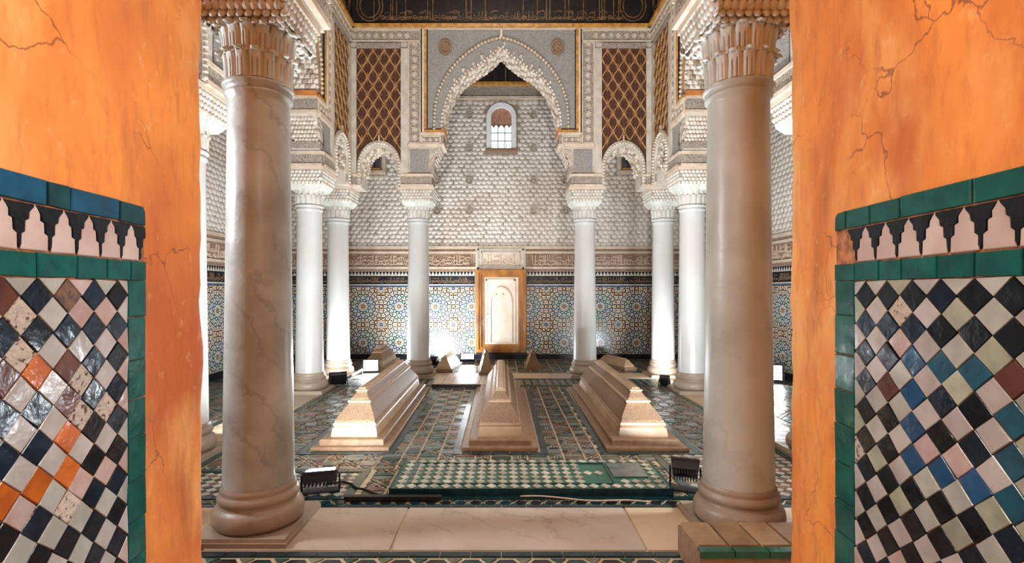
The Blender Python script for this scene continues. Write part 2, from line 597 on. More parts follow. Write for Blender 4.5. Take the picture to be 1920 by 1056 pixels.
def starred(poly, k, pull):
    cx = sum(p[0] for p in poly) / len(poly)
    cy = sum(p[1] for p in poly) / len(poly)
    out = []
    for i, p in enumerate(poly):
        q = poly[(i + 1) % len(poly)]
        out.append((cx + (p[0] - cx) * k, cy + (p[1] - cy) * k))
        mx, my = (p[0] + q[0]) / 2, (p[1] + q[1]) / 2
        out.append((cx + (mx - cx) * pull, cy + (my - cy) * pull))
    return out


zs = [(0.0, 0.0, 'eye')]
ring(zs, 0, 0, .095, 12, 0, 'petal')
ring(zs, 0, 0, .175, 12, .5, 'dot')
ring(zs, 0, 0, .245, 12, 0, 'petal2')
ring(zs, 0, 0, .31, 12, .5, 'dot')
ring(zs, 0, 0, .385, 24, .0, 'rim')
zs.append((.5, .5, 'eye2'))
ring(zs, .5, .5, .085, 8, 0, 'petal3')
ring(zs, .5, .5, .16, 8, .5, 'gold')
ring(zs, .5, .5, .24, 12, .5, 'gold2')
ring(zs, .5, 0, .0, 1, 0, 'gold')
ring(zs, 0, .5, .0, 1, 0, 'gold')
ring(zs, .5, 0, .10, 4, 0, 'gold2')
ring(zs, 0, .5, .10, 4, 0, 'gold2')
ZELLIJ = voronoi(zs)

# floor mosaic: faces between straight straps running in four directions
ST_A = .29
cells_ = [[(ST_A, ST_A), (ST_A + 1, ST_A), (ST_A + 1, ST_A + 1), (ST_A, ST_A + 1)]]
ST_LINES = [(1 - ST_A, 0, 1, 0), (0, 1 - ST_A, 0, 1), (0, 1, 0, 1)]
for k in range(-3, 5):
    for e in (-1, 1):
        c_ = k + e * ST_A * 1.41421
        ST_LINES.append((c_, 0, .70711, .70711))
        ST_LINES.append((c_, 0, .70711, -.70711))
for ln in ST_LINES:
    nxt = []
    for P in cells_:
        for sg in (1, -1):
            q = clip(P, ln[0], ln[1], ln[2] * sg, ln[3] * sg)
            if len(q) > 2:
                nxt.append(q)
    cells_ = nxt
STRAP = []
for P in cells_:
    ar = abs(sum(P[i][0] * P[(i + 1) % len(P)][1] - P[(i + 1) % len(P)][0] * P[i][1] for i in range(len(P)))) / 2
    if ar < .004:
        continue
    STRAP.append((sum(p[0] for p in P) / len(P), sum(p[1] for p in P) / len(P), 'a' if ar > .07 else ('b' if ar > .05 else ('c' if len(P) > 3 else 'e')), P))
print('strap faces', [(len(p[3]), p[2]) for p in STRAP])

# ------------------------------------------------------------------ setting: floor
WX = 4.6          # half width of the outer hall
WY0, WY1 = 1.75, 10.7
ROOF = 7.0
fl = MB()
fl.box((-WX - .3, -1.2, -.2), (WX + .3, WY1 + .3, -.004), 'strap_cream')
floor = fl.obj('floor', kind='structure')
floor['label'] = 'dark mosaic floor with cream straps and marble strips'


def floor_piece(pts, m, name, z=0.0, h=.0025, jit=0.0):
    """one tile as its own object, origin at its centre"""
    cx = sum(p[0] for p in pts) / len(pts)
    cy = sum(p[1] for p in pts) / len(pts)
    b = MB()
    loc = [(p[0] - cx, p[1] - cy) for p in pts]
    b.prism(loc, XY, -.004, h, m, top=inset(loc, .97))
    return b.obj(name, floor, (cx, cy, z))


# marble strips under the column rows, slab by slab
def slab(x0, y0, x1, y1, m, sk0=0.0, sk1=0.0, h=.006):
    b = MB()
    g = .004
    pts = [(x0 + g, y0 + g), (x1 - g, y0 + g), (x1 - g + sk1, y1 - g), (x0 + g + sk0, y1 - g)]
    b.prism(pts, XY, -.01, h, m, top=[(x0 + g * 2, y0 + g * 2), (x1 - g * 2, y0 + g * 2), (x1 - g * 2 + sk1, y1 - g * 2), (x0 + g * 2 + sk0, y1 - g * 2)])
    return b.obj('marble_slab', floor)


for x0, x1, m in ((-2.45, -1.62, 'floor_marble_plain'), (-1.62, -.6, 'floor_marble'), (-.6, .79, 'floor_marble'), (.79, 1.62, 'floor_marble_plain'), (1.62, 2.45, 'floor_marble')):
    slab(x0, 2.76, x1, 3.32, m)
for k in range(6):
    slab(-2.45 + .8167 * k, 8.28, -2.45 + .8167 * (k + 1), 8.83, 'floor_marble_plain' if k % 2 else 'floor_marble')
for s in (-1, 1):
    for k in range(7):
        a, b_ = sorted((s * 2.45, s * 2.98))
        slab(a, 2.76 + .867 * k, b_, 2.76 + .867 * (k + 1), 'floor_marble_plain' if (k + s) % 3 else 'floor_marble')

# teal border runs
bd = MB()


def band(x0, y0, x1, y1, m, n=None):
    """a run of border tiles"""
    L = max(x1 - x0, y1 - y0)
    n = n or max(1, int(L / .16))
    for k in range(n):
        if x1 - x0 > y1 - y0:
            a, b_ = x0 + (x1 - x0) * k / n, x0 + (x1 - x0) * (k + 1) / n
            bd.box((a + .002, y0 + .002, -.004), (b_ - .002, y1 - .002, .0058 + .0015 * random.random()), m)
        else:
            a, b_ = y0 + (y1 - y0) * k / n, y0 + (y1 - y0) * (k + 1) / n
            bd.box((x0 + .002, a + .002, -.004), (x1 - .002, b_ - .002, .0058 + .0015 * random.random()), m)


band(-2.45, 3.32, 2.45, 3.36, 'floor_teal')
band(-2.45, 3.45, 2.45, 3.50, 'floor_teal')
band(-2.45, 3.97, -1.02, 4.03, 'floor_green')
band(-1.08, 3.50, -1.02, 3.97, 'floor_green')
band(1.29, 3.50, 1.35, 4.42, 'floor_green')
band(-2.45, 2.70, 2.45, 2.75, 'floor_teal')
band(-2.45, 2.50, 2.45, 2.54, 'floor_green')
for cx in (-1.35, -.01, 1.31):
    hw = .345 if cx != 1.31 else .365
    band(cx - hw - .075, 4.43, cx - hw - .01, 7.45, 'floor_teal')
    band(cx + hw + .01, 4.43, cx + hw + .075, 7.45, 'floor_teal')
    band(cx - hw - .075, 4.40, cx + hw + .075, 4.47, 'floor_teal')
band(-2.45, 7.62, 2.45, 7.69, 'floor_green')
band(-2.45, 8.2, 2.45, 8.26, 'floor_green')
for s in (-1, 1):
    a, b_ = sorted((s * 2.39, s * 2.45))
    band(a, 3.50, b_, 8.2, 'floor_green')
    a, b_ = sorted((s * 2.98, s * 3.06))
    band(a, 2.76, b_, 8.83, 'floor_green')
    a, b_ = sorted((s * 4.5, s * 4.58))
    band(a, 1.8, b_, 10.6, 'floor_green')
band(-4.5, 8.83, 4.5, 8.9, 'floor_green')
bd.obj('border_tiles', floor, kind='stuff')

# straight ladder tiles near the back row
ld = MB()
for k in range(44):
    x = -2.38 + .1084 * k
    ld.box((x + .004, 7.72, -.004), (x + .050, 8.18, .004), 'floor_black')
    ld.box((x + .058, 7.72, -.004), (x + .104, 8.18, .004), 'floor_slate')
ld.obj('ladder_tiles', floor, kind='stuff')


def near_tomb(x, y, r=.01):
    for cx, hw in ((-1.35, .345), (-.01, .345), (1.31, .365)):
        if abs(x - cx) < hw + .075 + r and 4.40 - r < y < 7.45 + r:
            return True
    if -.76 - r < x < 1.17 + r and 3.5 - r < y < 4.11 + r:
        return True
    return False


FLC = {'a': ['floor_olive', 'floor_slate', 'floor_green', 'floor_brown'], 'b': ['floor_black', 'floor_black', 'floor_olive'],
       'c': ['floor_brown', 'floor_slate', 'floor_green', 'floor_olive'], 'd': ['floor_brown', 'floor_black'],
       'e': ['floor_black', 'floor_slate', 'floor_brown']}
pieces = []


def strap_area(x0, y0, x1, y1, pitch, keep):
    i0, i1 = int(x0 / pitch) - 2, int(x1 / pitch) + 2
    j0, j1 = int(y0 / pitch) - 2, int(y1 / pitch) + 2
    for i in range(i0, i1):
        for j in range(j0, j1):
            for sx, sy, c, poly in STRAP:
                P = [((px + i) * pitch, (py + j) * pitch) for px, py in poly]
                cx = sum(p[0] for p in P) / len(P)
                cy = sum(p[1] for p in P) / len(P)
                if cx < x0 - .2 or cx > x1 + .2 or cy < y0 - .2 or cy > y1 + .2 or not keep(cx, cy):
                    continue
                for lim in ((x0, 0, -1, 0), (x1, 0, 1, 0), (0, y0, 0, -1), (0, y1, 0, 1)):
                    P = clip(P, *lim) if len(P) > 2 else P
                if len(P) < 3:
                    continue
                Q = offset(P, .0085)
                if len(Q) < 3:
                    continue
                m = random.choice(FLC[c])
                pieces.append((cy, Q, m))


strap_area(-2.38, 4.04, 2.38, 7.61, .31, lambda x, y: not near_tomb(x, y, -.05) and not (x > 1.28 and y < 4.44))
strap_area(-1.0, 3.51, 1.28, 4.04, .30, lambda x, y: not near_tomb(x, y, -.05))
strap_area(-4.48, 8.92, 4.48, 10.6, .40, lambda x, y: True)
for s in (-1, 1):
    a, b_ = sorted((s * 3.07, s * 4.48))
    strap_area(a, 1.9, b_, 8.8, .40, lambda x, y: True)
# narrow bands of hexagons before and behind the marble strip
for y0, y1, off in ((3.365, 3.445, 0), (2.55, 2.695, 0)):
    hgt = y1 - y0
    w = hgt * 1.25
    n = int(4.85 / w)
    for k in range(n):
        x = -2.42 + w * (k + .5)
        yc = (y0 + y1) / 2
        Q = [(x - w * .40, yc), (x - w * .2, y0 + hgt * .14), (x + w * .2, y0 + hgt * .14), (x + w * .40, yc), (x + w * .2, y1 - hgt * .14), (x - w * .2, y1 - hgt * .14)]
        pieces.append((yc, Q, 'floor_black' if k % 3 else 'floor_teal'))
        for e in (-1, 1):
            yy = y0 + hgt * .06 if e < 0 else y1 - hgt * .06
            xx = x + w / 2
            pieces.append((yc, [(xx - w * .22, yy), (xx + w * .22, yy), (xx, yc + e * hgt * .12)], 'floor_olive' if k % 2 else 'floor_green'))
pieces.sort(key=lambda t: t[0])
vis = [p for p in pieces if abs(p[1][0][0]) < .56 * p[0] and p[0] > 2.58]
first = set(id(p) for p in vis[:290])
rest = MB()
for p in pieces:
    if id(p) in first:
        floor_piece(p[1], p[2], 'mosaic_tile')
    else:
        rest.prism(p[1], XY, -.004, .004, p[2])
rest.obj('mosaic_ground', floor, kind='stuff')


# checkerboard panels of lozenges at both sides of the grave slab
def checker(x0, y0, x1, y1, pw, ph, cols, name, limit):
    b = MB()
    n = 0
    nx, ny = int((x1 - x0) / pw), int((y1 - y0) / ph)
    for j in range(-1, ny * 2):
        for i in range(-1 if j % 2 else 0, nx):
            cx = x0 + pw * (i + .5 + .5 * (j % 2))
            cy = y0 + ph * (.5 + .5 * j)
            Q = [(cx - pw * .47, cy), (cx, cy - ph * .47), (cx + pw * .47, cy), (cx, cy + ph * .47)]
            for lim in ((x0, 0, -1, 0), (x0 + nx * pw, 0, 1, 0), (0, y0, 0, -1), (0, y0 + ny * ph, 0, 1)):
                Q = clip(Q, *lim) if len(Q) > 2 else Q
            if len(Q) < 3:
                continue
            m = random.choice(cols[j % 2])
            if n < limit and abs(cx) < .57 * cy:
                floor_piece(Q, m, name)
                n += 1
            else:
                b.prism(Q, XY, -.004, .004, m)
    if b.v:
        b.obj(name.replace('tile', 'ground'), floor, kind='stuff')


checker(-2.375, 3.505, -1.08, 3.966, .0924, .0765, (['floor_white'], ['floor_green', 'floor_black', 'floor_brown', 'floor_teal']), 'lozenge_tile', 150)
checker(1.355, 3.505, 2.385, 4.41, .0936, .0822, (['floor_white'], ['floor_brown', 'floor_brown', 'floor_green']), 'lozenge_tile', 140)

# ------------------------------------------------------------------ setting: outer walls, roof
roof = MB()
roof.box((-WX - .3, 1.5, ROOF), (WX + .3, WY1 + .3, ROOF + .2), 'roof_wood')
for k in range(12):
    y = 2.0 + .75 * k
    roof.box((-WX, y, ROOF - .14), (WX, y + .16, ROOF), 'roof_wood')
roof.obj('ceiling', kind='structure')


def script_strokes(b, x0, x1, zb, h, fr, m, seed, w=.014, d=.006, c0=0.0, tall=1.0):
    """a line of flowing writing: upright strokes, bowls, loops, tails and dots on one base line"""
    R = random.Random(seed)
    x = x0
    while x < x1 - h * .3:
        t = R.random()
        if t < .34:      # upright
            b.bar((x, zb + h * .15), (x + h * .02, zb + h * (.9 * tall)), w, d, fr, m, c0)
            b.bar((x, zb + h * .15), (x + h * .22, zb + h * .12), w, d, fr, m, c0)
            x += h * .24
        elif t < .58:    # bowl
            pts = [(x + h * .5 * k / 6, zb + h * (.28 - .26 * sin(pi * k / 6))) for k in range(7)]
            b.path(pts, w, d, fr, m, c0)
            if R.random() < .6:
                b.prism([(x + h * .22, zb + h * .42), (x + h * .27, zb + h * .36), (x + h * .32, zb + h * .42), (x + h * .27, zb + h * .48)], fr, c0, c0 + d, m)
            x += h * .55
        elif t < .8:     # loop with tail
            cx, cz, r = x + h * .16, zb + h * .30, h * .13
            b.path([(cx + r * cos(2 * pi * k / 8), cz + r * sin(2 * pi * k / 8)) for k in range(9)], w, d, fr, m, c0)
            b.path([(cx + r, cz - r * .3), (cx + h * .28, zb + h * .12), (cx + h * .42, zb + h * .18)], w, d, fr, m, c0)
            x += h * .5
        else:            # toothed run and long sweep
            pts = []
            for k in range(7):
                pts.append((x + h * .09 * k, zb + h * (.14 if k % 2 == 0 else .34)))
            b.path(pts, w, d, fr, m, c0)
            b.path([(x + h * .1, zb + h * .62), (x + h * .35, zb + h * .74), (x + h * .6, zb + h * .70)], w, d, fr, m, c0)
            x += h * .66


Z_TOP, Z_BOT = 1.515, 0.0       # band of star mosaic
holes_back = [(-.32, .32, 4.33, 5.32)]


def outer_wall(name, L, fr_loc, rz, skip, label, seed):
    """wall of length 2L facing local -Y, built from floor to roof"""
    w = MB()
    w.box((-L, 0, 0), (L, .25, ROOF), 'scale_ground')
    o = w.obj(name, None, fr_loc, 'structure', label)
    o.rotation_euler = (0, 0, rz)
    # scales
    b = MB()
    pw, ph = .116, .087
    z0, z1 = 2.36, 5.42
    for j in range(int((z1 - z0) / ph)):
        for i in range(int(2 * L / pw) + 1):
            a = -L + pw * (i + .5 * (j % 2))
            z = z0 + ph * (j + .5)
            if abs(a) > L - .06 or any(s[0] - .02 < a < s[1] + .02 and s[2] - .02 < z < s[3] + .02 for s in skip):
                continue
            b.dome(a + random.uniform(-.013, .013), z + random.uniform(-.009, .009), .065 * random.uniform(.92, 1.1), .055 * random.uniform(.92, 1.08), .030, XZ, 'scale_plaster', 8, -.008)
    b.obj('carved_scales', o, kind='stuff')
    # mouldings over the writing band
    b = MB()
    for z0, z1, d, m in ((2.30, 2.36, .05, 'plaster_cream'), (2.25, 2.30, .03, 'band_ground'), (2.205, 2.25, .045, 'plaster_cream'), (1.885, 1.93, .04, 'plaster_cream'), (1.83, 1.885, .02, 'band_ground')):
        segs = [(-L, -.53), (.50, L)] if name == 'wall_back' else [(-L, L)]
        for a0, a1 in segs:
            b.box((a0, -d, z0), (a1, 0, z1), m)
    b.obj('moulding', o)
    b = MB()
    segs = [(-L, -.60), (.57, L)] if name == 'wall_back' else [(-L, L)]
    for a0, a1 in segs:
        b.box((a0, -.012, 1.93), (a1, 0, 2.205), 'band_ground')
    b.obj('writing_ground', o)
    b = MB()
    for n_, (a0, a1) in enumerate(segs):
        script_strokes(b, a0 + .08, a1 - .08, 1.945, .25, lambda a, z, c: (a, -c, z), 'letter_plaster', seed + n_, .013, .020, .012)
        script_strokes(b, a0 + .10, a1 - .08, 1.95, .13, lambda a, z, c: (a, -c, z), 'letter_plaster', seed + 60 + n_, .010, .012, .012)
        script_strokes(b, a0 + .12, a1 - .08, 2.03, .16, lambda a, z, c: (a, -c, z), 'letter_plaster', seed + 40 + n_, .010, .014, .012)
    b.obj('carved_writing', o, kind='stuff')
    # merlon row, dark writing band, blue line
    segs = [(-L, -.56), (.53, L)] if name == 'wall_back' else [(-L, L)]
    b = MB()
    for a0, a1 in segs:
        b.box((a0, -.010, 1.74), (a1, 0, 1.83), 'zellij_white')
        n = int((a1 - a0) / .0705)
        for k in range(n):
            a = a0 + .0705 * (k + .5)
            b.prism([(a - .028, 1.826), (a - .026, 1.80), (a - .013, 1.785), (a, 1.745), (a + .013, 1.785), (a + .026, 1.80), (a + .028, 1.826)], XZ, .010, .014, 'zellij_black')
    b.obj('merlon_row', o, kind='stuff')
    b = MB()
    for a0, a1 in segs:
        b.box((a0, -.010, 1.565), (a1, 0, 1.74), 'zellij_black')
        b.box((a0, -.016, 1.545), (a1, 0, 1.565), 'zellij_white')
        b.box((a0, -.016, 1.522), (a1, 0, 1.545), 'blue_line')
        script_strokes(b, a0 + .03, a1 - .03, 1.585, .14, lambda a, z, c: (a, -c, z), 'stone_step', seed + 9, .010, .003, .010)
        script_strokes(b, a0 + .06, a1 - .03, 1.61, .11, lambda a, z, c: (a, -c, z), 'stone_step', seed + 12, .008, .003, .010)
    b.obj('dark_writing_band', o, kind='stuff')
    # star mosaic
    b = MB()
    for a0, a1 in segs:
        b.box((a0, -.004, .10), (a1, 0, 1.522), 'zellij_black')
    b.box((-L, -.02, 0), (L, 0, .10), 'zellij_black')
    pit = .755
    for i in range(-9, 10):
        for j in range(-1, 3):
            par = (i + j) % 2
            for sx, sy, c, poly in ZELLIJ:
                off = .132 if i < 0 else -.198
                P = [((px + i) * pit + off, (py + j) * pit + 1.10 - pit) for px, py in poly]
                lims = [(0, 1.515, 0, 1), (0, .10, 0, -1), (L, 0, 1, 0), (-L, 0, -1, 0)]
                if name == 'wall_back':
                    if i < 0 and sx + i < -.36:
                        lims.append((-.545, 0, 1, 0))
                    else:
                        lims.append((.52, 0, -1, 0))
                for lim in lims:
                    P = clip(P, *lim) if len(P) > 2 else P
                if len(P) < 3:
                    continue
                tone = 'zellij_blue' if par else 'zellij_green'
                spec = {'eye': ('zellij_ochre', 1, None), 'petal': ('zellij_white', 0, None), 'dot': (tone, 1, 'zellij_white'),
                        'petal2': ('zellij_white', 0, tone), 'rim': ('zellij_white', 1, 'zellij_ochre'), 'eye2': ('zellij_slate', 1, None),
                        'petal3': ('zellij_white', 0, 'zellij_slate'), 'gold': ('zellij_ochre', 1, 'zellij_white'),
                        'gold2': ('zellij_white', 1, 'zellij_ochre')}[c]
                Q = offset(P, .0046)
                if len(Q) < 3:
                    continue
                if spec[1]:
                    Q = starred(Q, 1.0, .74)
                b.prism(Q, XZ, .004, .008, spec[0])
                if spec[2]:
                    b.prism(inset(P, .36), XZ, .008, .010, spec[2])
    b.obj('star_mosaic', o, kind='stuff')
    # upper wood zone
    b = MB()
    b.box((-L, -.08, 5.42), (L, 0, 5.47), 'plaster_cream')
    b.box((-L, -.05, 5.47), (L, 0, 5.69), 'plaster_carved')
    b.box((-L, -.12, 5.69), (L, 0, 5.755), 'gilt')
    b.obj('upper_frieze', o)
    b = MB()
    b.box((-L, -.10, 5.755), (L, 0, ROOF - .15), 'black_wood')
    n = int(2 * L / .55)
    for k in range(n):
        a = -L + 2 * L / n * (k + .5)
        b.bar((a - .2, 5.77), (a - .2, 6.4), .02, .02, XZ, 'old_gold', .10)
        for q in range(3):
            aa = a - .08 + .12 * q
            b.prism([(aa - .045, 5.78), (aa + .045, 5.78), (aa + .045, 5.97), (aa, 6.08), (aa - .045, 5.97)], XZ, .10, .112, 'dark_line')
    b.obj('wood_frieze', o)
    return o


wall_back = outer_wall('wall_back', WX, (0, WY1, 0), 0, holes_back + [(-3.25, -2.40, 3.86, 4.95), (2.40, 3.25, 3.86, 4.95)],
                       'back wall of carved scales over a star mosaic', 3)
wall_left = outer_wall('wall_left', (WY1 - WY0) / 2, (-WX, (WY0 + WY1) / 2, 0), pi / 2, [], 'left wall of carved scales over a star mosaic', 21)
wall_right = outer_wall('wall_right', (WY1 - WY0) / 2, (WX, (WY0 + WY1) / 2, 0), -pi / 2, [], 'right wall of carved scales over a star mosaic', 33)

# panel of plain stucco over the framed niche
b = MB()
b.box((-.535, -.055, 1.83), (.505, 0, 2.36), 'plaster_cream')
for a0, a1, z0, z1 in ((-.50, .47, 1.88, 1.915), (-.50, .47, 2.27, 2.30), (-.50, -.465, 1.88, 2.30), (.435, .47, 1.88, 2.30),
                       (-.42, .39, 1.94, 1.96), (-.42, .39, 2.22, 2.24), (-.42, -.40, 1.94, 2.24), (.37, .39, 1.94, 2.24)):
    b.box((a0, -.068, z0), (a1, -.055, z1), 'plaster_pale')
script_strokes(b, -.39, .36, 1.97, .22, lambda a, z, c: (a, -c, z), 'letter_plaster', 77, .014, .012, .055)
b.obj('stucco_panel', wall_back)
# roundels in the scales
for px, py in ((880, 218), (1000, 218), (880, 280), (1000, 280), (820, 340), (880, 340), (820, 397), (880, 397), (1000, 340), (1060, 397), (1000, 397), (1060, 340)):
    a, z = Pt(px, py, WY1)
    b = MB()
    n = 18
    b.path([(.072 * cos(2 * pi * k / n), .072 * sin(2 * pi * k / n)) for k in range(n + 1)], .018, .026, XZ, 'motif_plaster', .03)
    b.prism([((.05 if k % 2 else .022) * cos(pi * k / 8), (.05 if k % 2 else .022) * sin(pi * k / 8)) for k in range(16)], XZ, .03, .05, 'motif_plaster')
    b.obj('carved_roundel', wall_back, (a, 0, z))


# ------------------------------------------------------------------ windows of the back wall
def arch_pts(hw, z0, zs_, n=14, rise=None):
    rise = rise or hw
    return [(-hw, z0)] + [(-hw * cos(pi * k / n), zs_ + rise * sin(pi * k / n)) for k in range(n + 1)] + [(hw, z0)]


def arch_ring(b, hw0, hw1, z0, zs_, c0, c1, m, r0=None, r1=None, fr=XZ):
    P, Q = arch_pts(hw0, z0, zs_, 14, r0), arch_pts(hw1, z0, zs_, 14, r1)
    for i in range(len(P) - 1):
        b.prism([P[i], P[i + 1], Q[i + 1], Q[i]], fr, c0, c1, m)


wz = Pt(0, 280, WY1)[1]
win = MB()
arch_ring(win, .212, .31, wz, 5.03, .0, .085, 'window_white')
window = win.obj('window_1', None, (0, WY1, 0), 'structure', 'small arched window with white surround and iron bars')
b = MB()
b.box((-.32, -.10, wz - .05), (.32, 0, wz), 'stone_step')
b.obj('sill', window)
b = MB()
P = arch_pts(.215, 4.885, 5.03)
b.prism(P, XZ, .004, .022, 'pink_lace', back=True)
for k in range(4):
    a = -.16 + .107 * k
    b.prism([(a - .035, 4.885), (a + .035, 4.885), (a + .02, 4.845), (a, 4.83), (a - .02, 4.845)], XZ, .006, .024, 'pink_lace')
b.obj('lace_panel', window)
for i in range(3):
    for j in range(3):
        b = MB()
        a0, a1 = -.212 + .1413 * i, -.212 + .1413 * (i + 1)
        z0, z1 = wz + (4.885 - wz) / 3 * j, wz + (4.885 - wz) / 3 * (j + 1)
        b.box((a0 + .006, -.010, z0 + .006), (a1 - .006, -.002, z1 - .006), 'window_daylight')
        b.obj('pane', window)
b = MB()
for i in range(4):
    a = -.212 + .1413 * i
    b.box((a - .007, -.024, wz), (a + .007, -.010, 4.885), 'iron')
for j in range(4):
    z = wz + (4.885 - wz) / 3 * j
    b.box((-.212, -.024, z - .007), (.212, -.010, z + .007), 'iron')
for i in range(6):
    for j in range(2):
        a, z = -.175 + .07 * i, wz + .06 + .03 * j
        b.prism([(a - .012, z), (a, z + .014), (a + .012, z), (a, z - .014)], XZ, .010, .016, 'pink_lace')
b.obj('iron_bars', window)

for n_, s in ((2, -1), (3, 1)):
    w = MB()
    x0, x1 = -.40, .40
    w.box((x0, -.012, 3.95), (x1, -.002, 4.90), 'black_wood')
    wo = w.obj('window_%d' % n_, None, (s * 2.83, WY1, 0), 'structure', 'dark wall opening with a brown frame, seen through the %s small arch' % ('left', 'right')[s > 0])
    w = MB()
    for a0, a1, z0, z1, d in ((-.42, .42, 3.86, 3.925, .09), (-.42, -.35, 3.925, 4.92, .07), (.35, .42, 3.925, 4.92, .07), (-.42, .42, 4.86, 4.92, .07)):
        w.box((a0, -d, z0), (a1, 0, z1), 'plaster_cream')
    for a0, a1 in ((-.35, -.31), (.31, .35)):
        w.box((a0, -.05, 3.925), (a1, 0, 4.86), 'stone_step')
    w.obj('frame', wo)
    w = MB()
    w.box((-.31, -.06, 3.925), (.31, -.01, 3.985), 'gilt')
    w.obj('sill', wo)
    w = MB()
    for k in range(5):
        a = -.25 + .125 * k
        w.prism([(a - .05, 3.99), (a + .05, 3.99), (a + .05, 4.2), (a + .03, 4.26), (a, 4.34), (a - .03, 4.26), (a - .05, 4.2)], XZ, .012, .03, 'iron')
    w.obj('dark_merlons', wo)

# ------------------------------------------------------------------ framed niche below the stucco panel
d = thing('framed_niche', 'honey-brown wooden frame around a pale stucco panel with blind arch, in the back wall', 'niche', (-.016, WY1, 0))
x0, x1 = Pt(893, 0, WY1)[0] + .016, Pt(986, 0, WY1)[0] + .016
z0, z1 = Pt(0, 660, WY1)[1], Pt(0, 506, WY1)[1]
for wdt, (e0, e1, dep) in zip((1, 2, 3), ((0, .055, .11), (.055, .105, .085), (.105, .16, .055))):
    b = MB()
    for q in range(4):
        O = [(x0 + e0, z0 + e0), (x1 - e0, z0 + e0), (x1 - e0, z1 - e0), (x0 + e0, z1 - e0)]
        I = [(x0 + e1, z0 + e1), (x1 - e1, z0 + e1), (x1 - e1, z1 - e1), (x0 + e1, z1 - e1)]
        b.prism([O[q], O[(q + 1) % 4], I[(q + 1) % 4], I[q]], XZ, .0, dep, 'honey_wood')
    b.obj('frame_moulding', d)
b = MB()
b.box((x0 + .15, -.030, z0 + .15), (x1 - .15, -.004, z1 - .15), 'niche_plaster')
p = b.obj('stucco_leaf', d, label='pale stucco panel carved with a pointed blind arch')
b = MB()
zs_ = z0 + 1.02
arch_ring(b, .20, .245, z0 + .20, zs_, .030, .046, 'niche_plaster', .30, .34)
b.box((-.33, -.044, z0 + .17), (.33, -.030, z0 + .20), 'niche_plaster')
for a in (-.31, .28):
    b.box((a, -.042, z0 + .2), (a + .03, -.030, z1 - .2), 'niche_plaster')
b.box((-.31, -.042, z1 - .23), (.31, -.030, z1 - .20), 'niche_plaster')
for a in (-.09, .05):
    b.dome(a, zs_ + .18, .02, .02, .05, XZ, 'motif_plaster', 8)
b.obj('blind_arch', p)
b = MB()
for k in range(6):
    b.dome(-.27 + .03 * sin(k * 2.2), z0 + .78 + .04 * k, .022, .022, .05, XZ, 'plaster_pale', 7)
b.obj('worn_relief', p)
b = MB()
b.box((x0, -.10, z0 - .05), (x1, 0, z0), 'black_wood')
b.obj('sill', d)

# ------------------------------------------------------------------ arcade walls round the middle of the hall
HB = 2.5                       # distance of the inner faces from the hall's centre line
T = .38                        # thickness
Z0 = 3.10                      # top of the column blocks
ZT = 5.645                     # underside of the cornice


def big_arch():
    pts = [(-1.15, Z0), (-1.159, 3.26), (-1.11, 3.34), (-1.12, 3.46), (-1.07, 3.58), (-1.0, 3.70), (-.968, 3.79), (-.962, 3.90), (-.94, 4.10), (-.916, 4.305), (-.86, 4.50), (-.787, 4.668),
           (-.69, 4.80), (-.58, 4.91), (-.44, 5.005), (-.285, 5.10), (-.13, 5.22), (0, 5.36)]
    return pts + [(-a, z) for a, z in reversed(pts[:-1])]


def small_arch(c):
    hw = .29
    n = 12
    P = [(c - hw - .01, Z0), (c - hw, 3.34)]
    for k in range(1, n):
        t = k / n
        a = pi * t
        P.append((c - hw * cos(a), 3.34 + .385 * (sin(a) ** .85) + .02 * (1 - abs(2 * t - 1))))
    P += [(c + hw, 3.34), (c + hw + .01, Z0)]
    return P


def resample(pts, step):
    out = [pts[0]]
    carry = 0.0
    for p, q in zip(pts[:-1], pts[1:]):
        L = sqrt((q[0] - p[0]) ** 2 + (q[1] - p[1]) ** 2)
        s = step - carry
        while s <= L:
            out.append((p[0] + (q[0] - p[0]) * s / L, p[1] + (q[1] - p[1]) * s / L))
            s += step
        carry = (carry + L) % step
    return out


def normals(pts, sgn):
    res = []
    for i in range(len(pts)):
        p, q = pts[max(i - 1, 0)], pts[min(i + 1, len(pts) - 1)]
        dx, dy = q[0] - p[0], q[1] - p[1]
        l = sqrt(dx * dx + dy * dy) or 1
        res.append((dy / l * sgn, -dx / l * sgn))
    return res


def muqarnas(b, pts, w0, w1, rows, size, drop, m, m2):
    """rows of little hanging prisms lining an arch; pts in (u,z); rows run through the wall's depth"""
    N = normals(pts, 1)
    dw = (w1 - w0) / rows
    for i, ((u, z), (nx, nz)) in enumerate(zip(pts, N)):
        tx, tz = -nz, nx
        for r in range(rows):
            wc = w0 + dw * (r + .5 + (.25 if i % 2 else -.25) * (rows > 1))
            dr = drop * (1.0 if (i + r) % 2 else .72) * (1.15 if r in (0, rows - 1) else .9)
            h = size * .52
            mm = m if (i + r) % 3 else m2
            Q = []
            for (e, f) in ((-1, -1), (1, -1), (1, 1), (-1, 1)):
                Q.append((u + tx * h * e, w_ := wc + dw * .48 * f, z + tz * h * e))
            tip = [(u + nx * dr + tx * h * .25 * e, wc + dw * .15 * f, z + nz * dr + tz * h * .25 * e) for e, f in ((-1, -1), (1, -1), (1, 1), (-1, 1))]
            mid = [(u + nx * dr * .5 + tx * h * .95 * e, wc + dw * .46 * f, z + nz * dr * .5 + tz * h * .95 * e) for e, f in ((-1, -1), (1, -1), (1, 1), (-1, 1))]
            v = Q + mid + tip
            f = []
            for s in (0, 4):
                for k in range(4):
                    j = (k + 1) % 4
                    f.append((s + k, s + j, s + 4 + j, s + 4 + k))
            f.append((8, 9, 10, 11))
            b.add(v, f, mm)


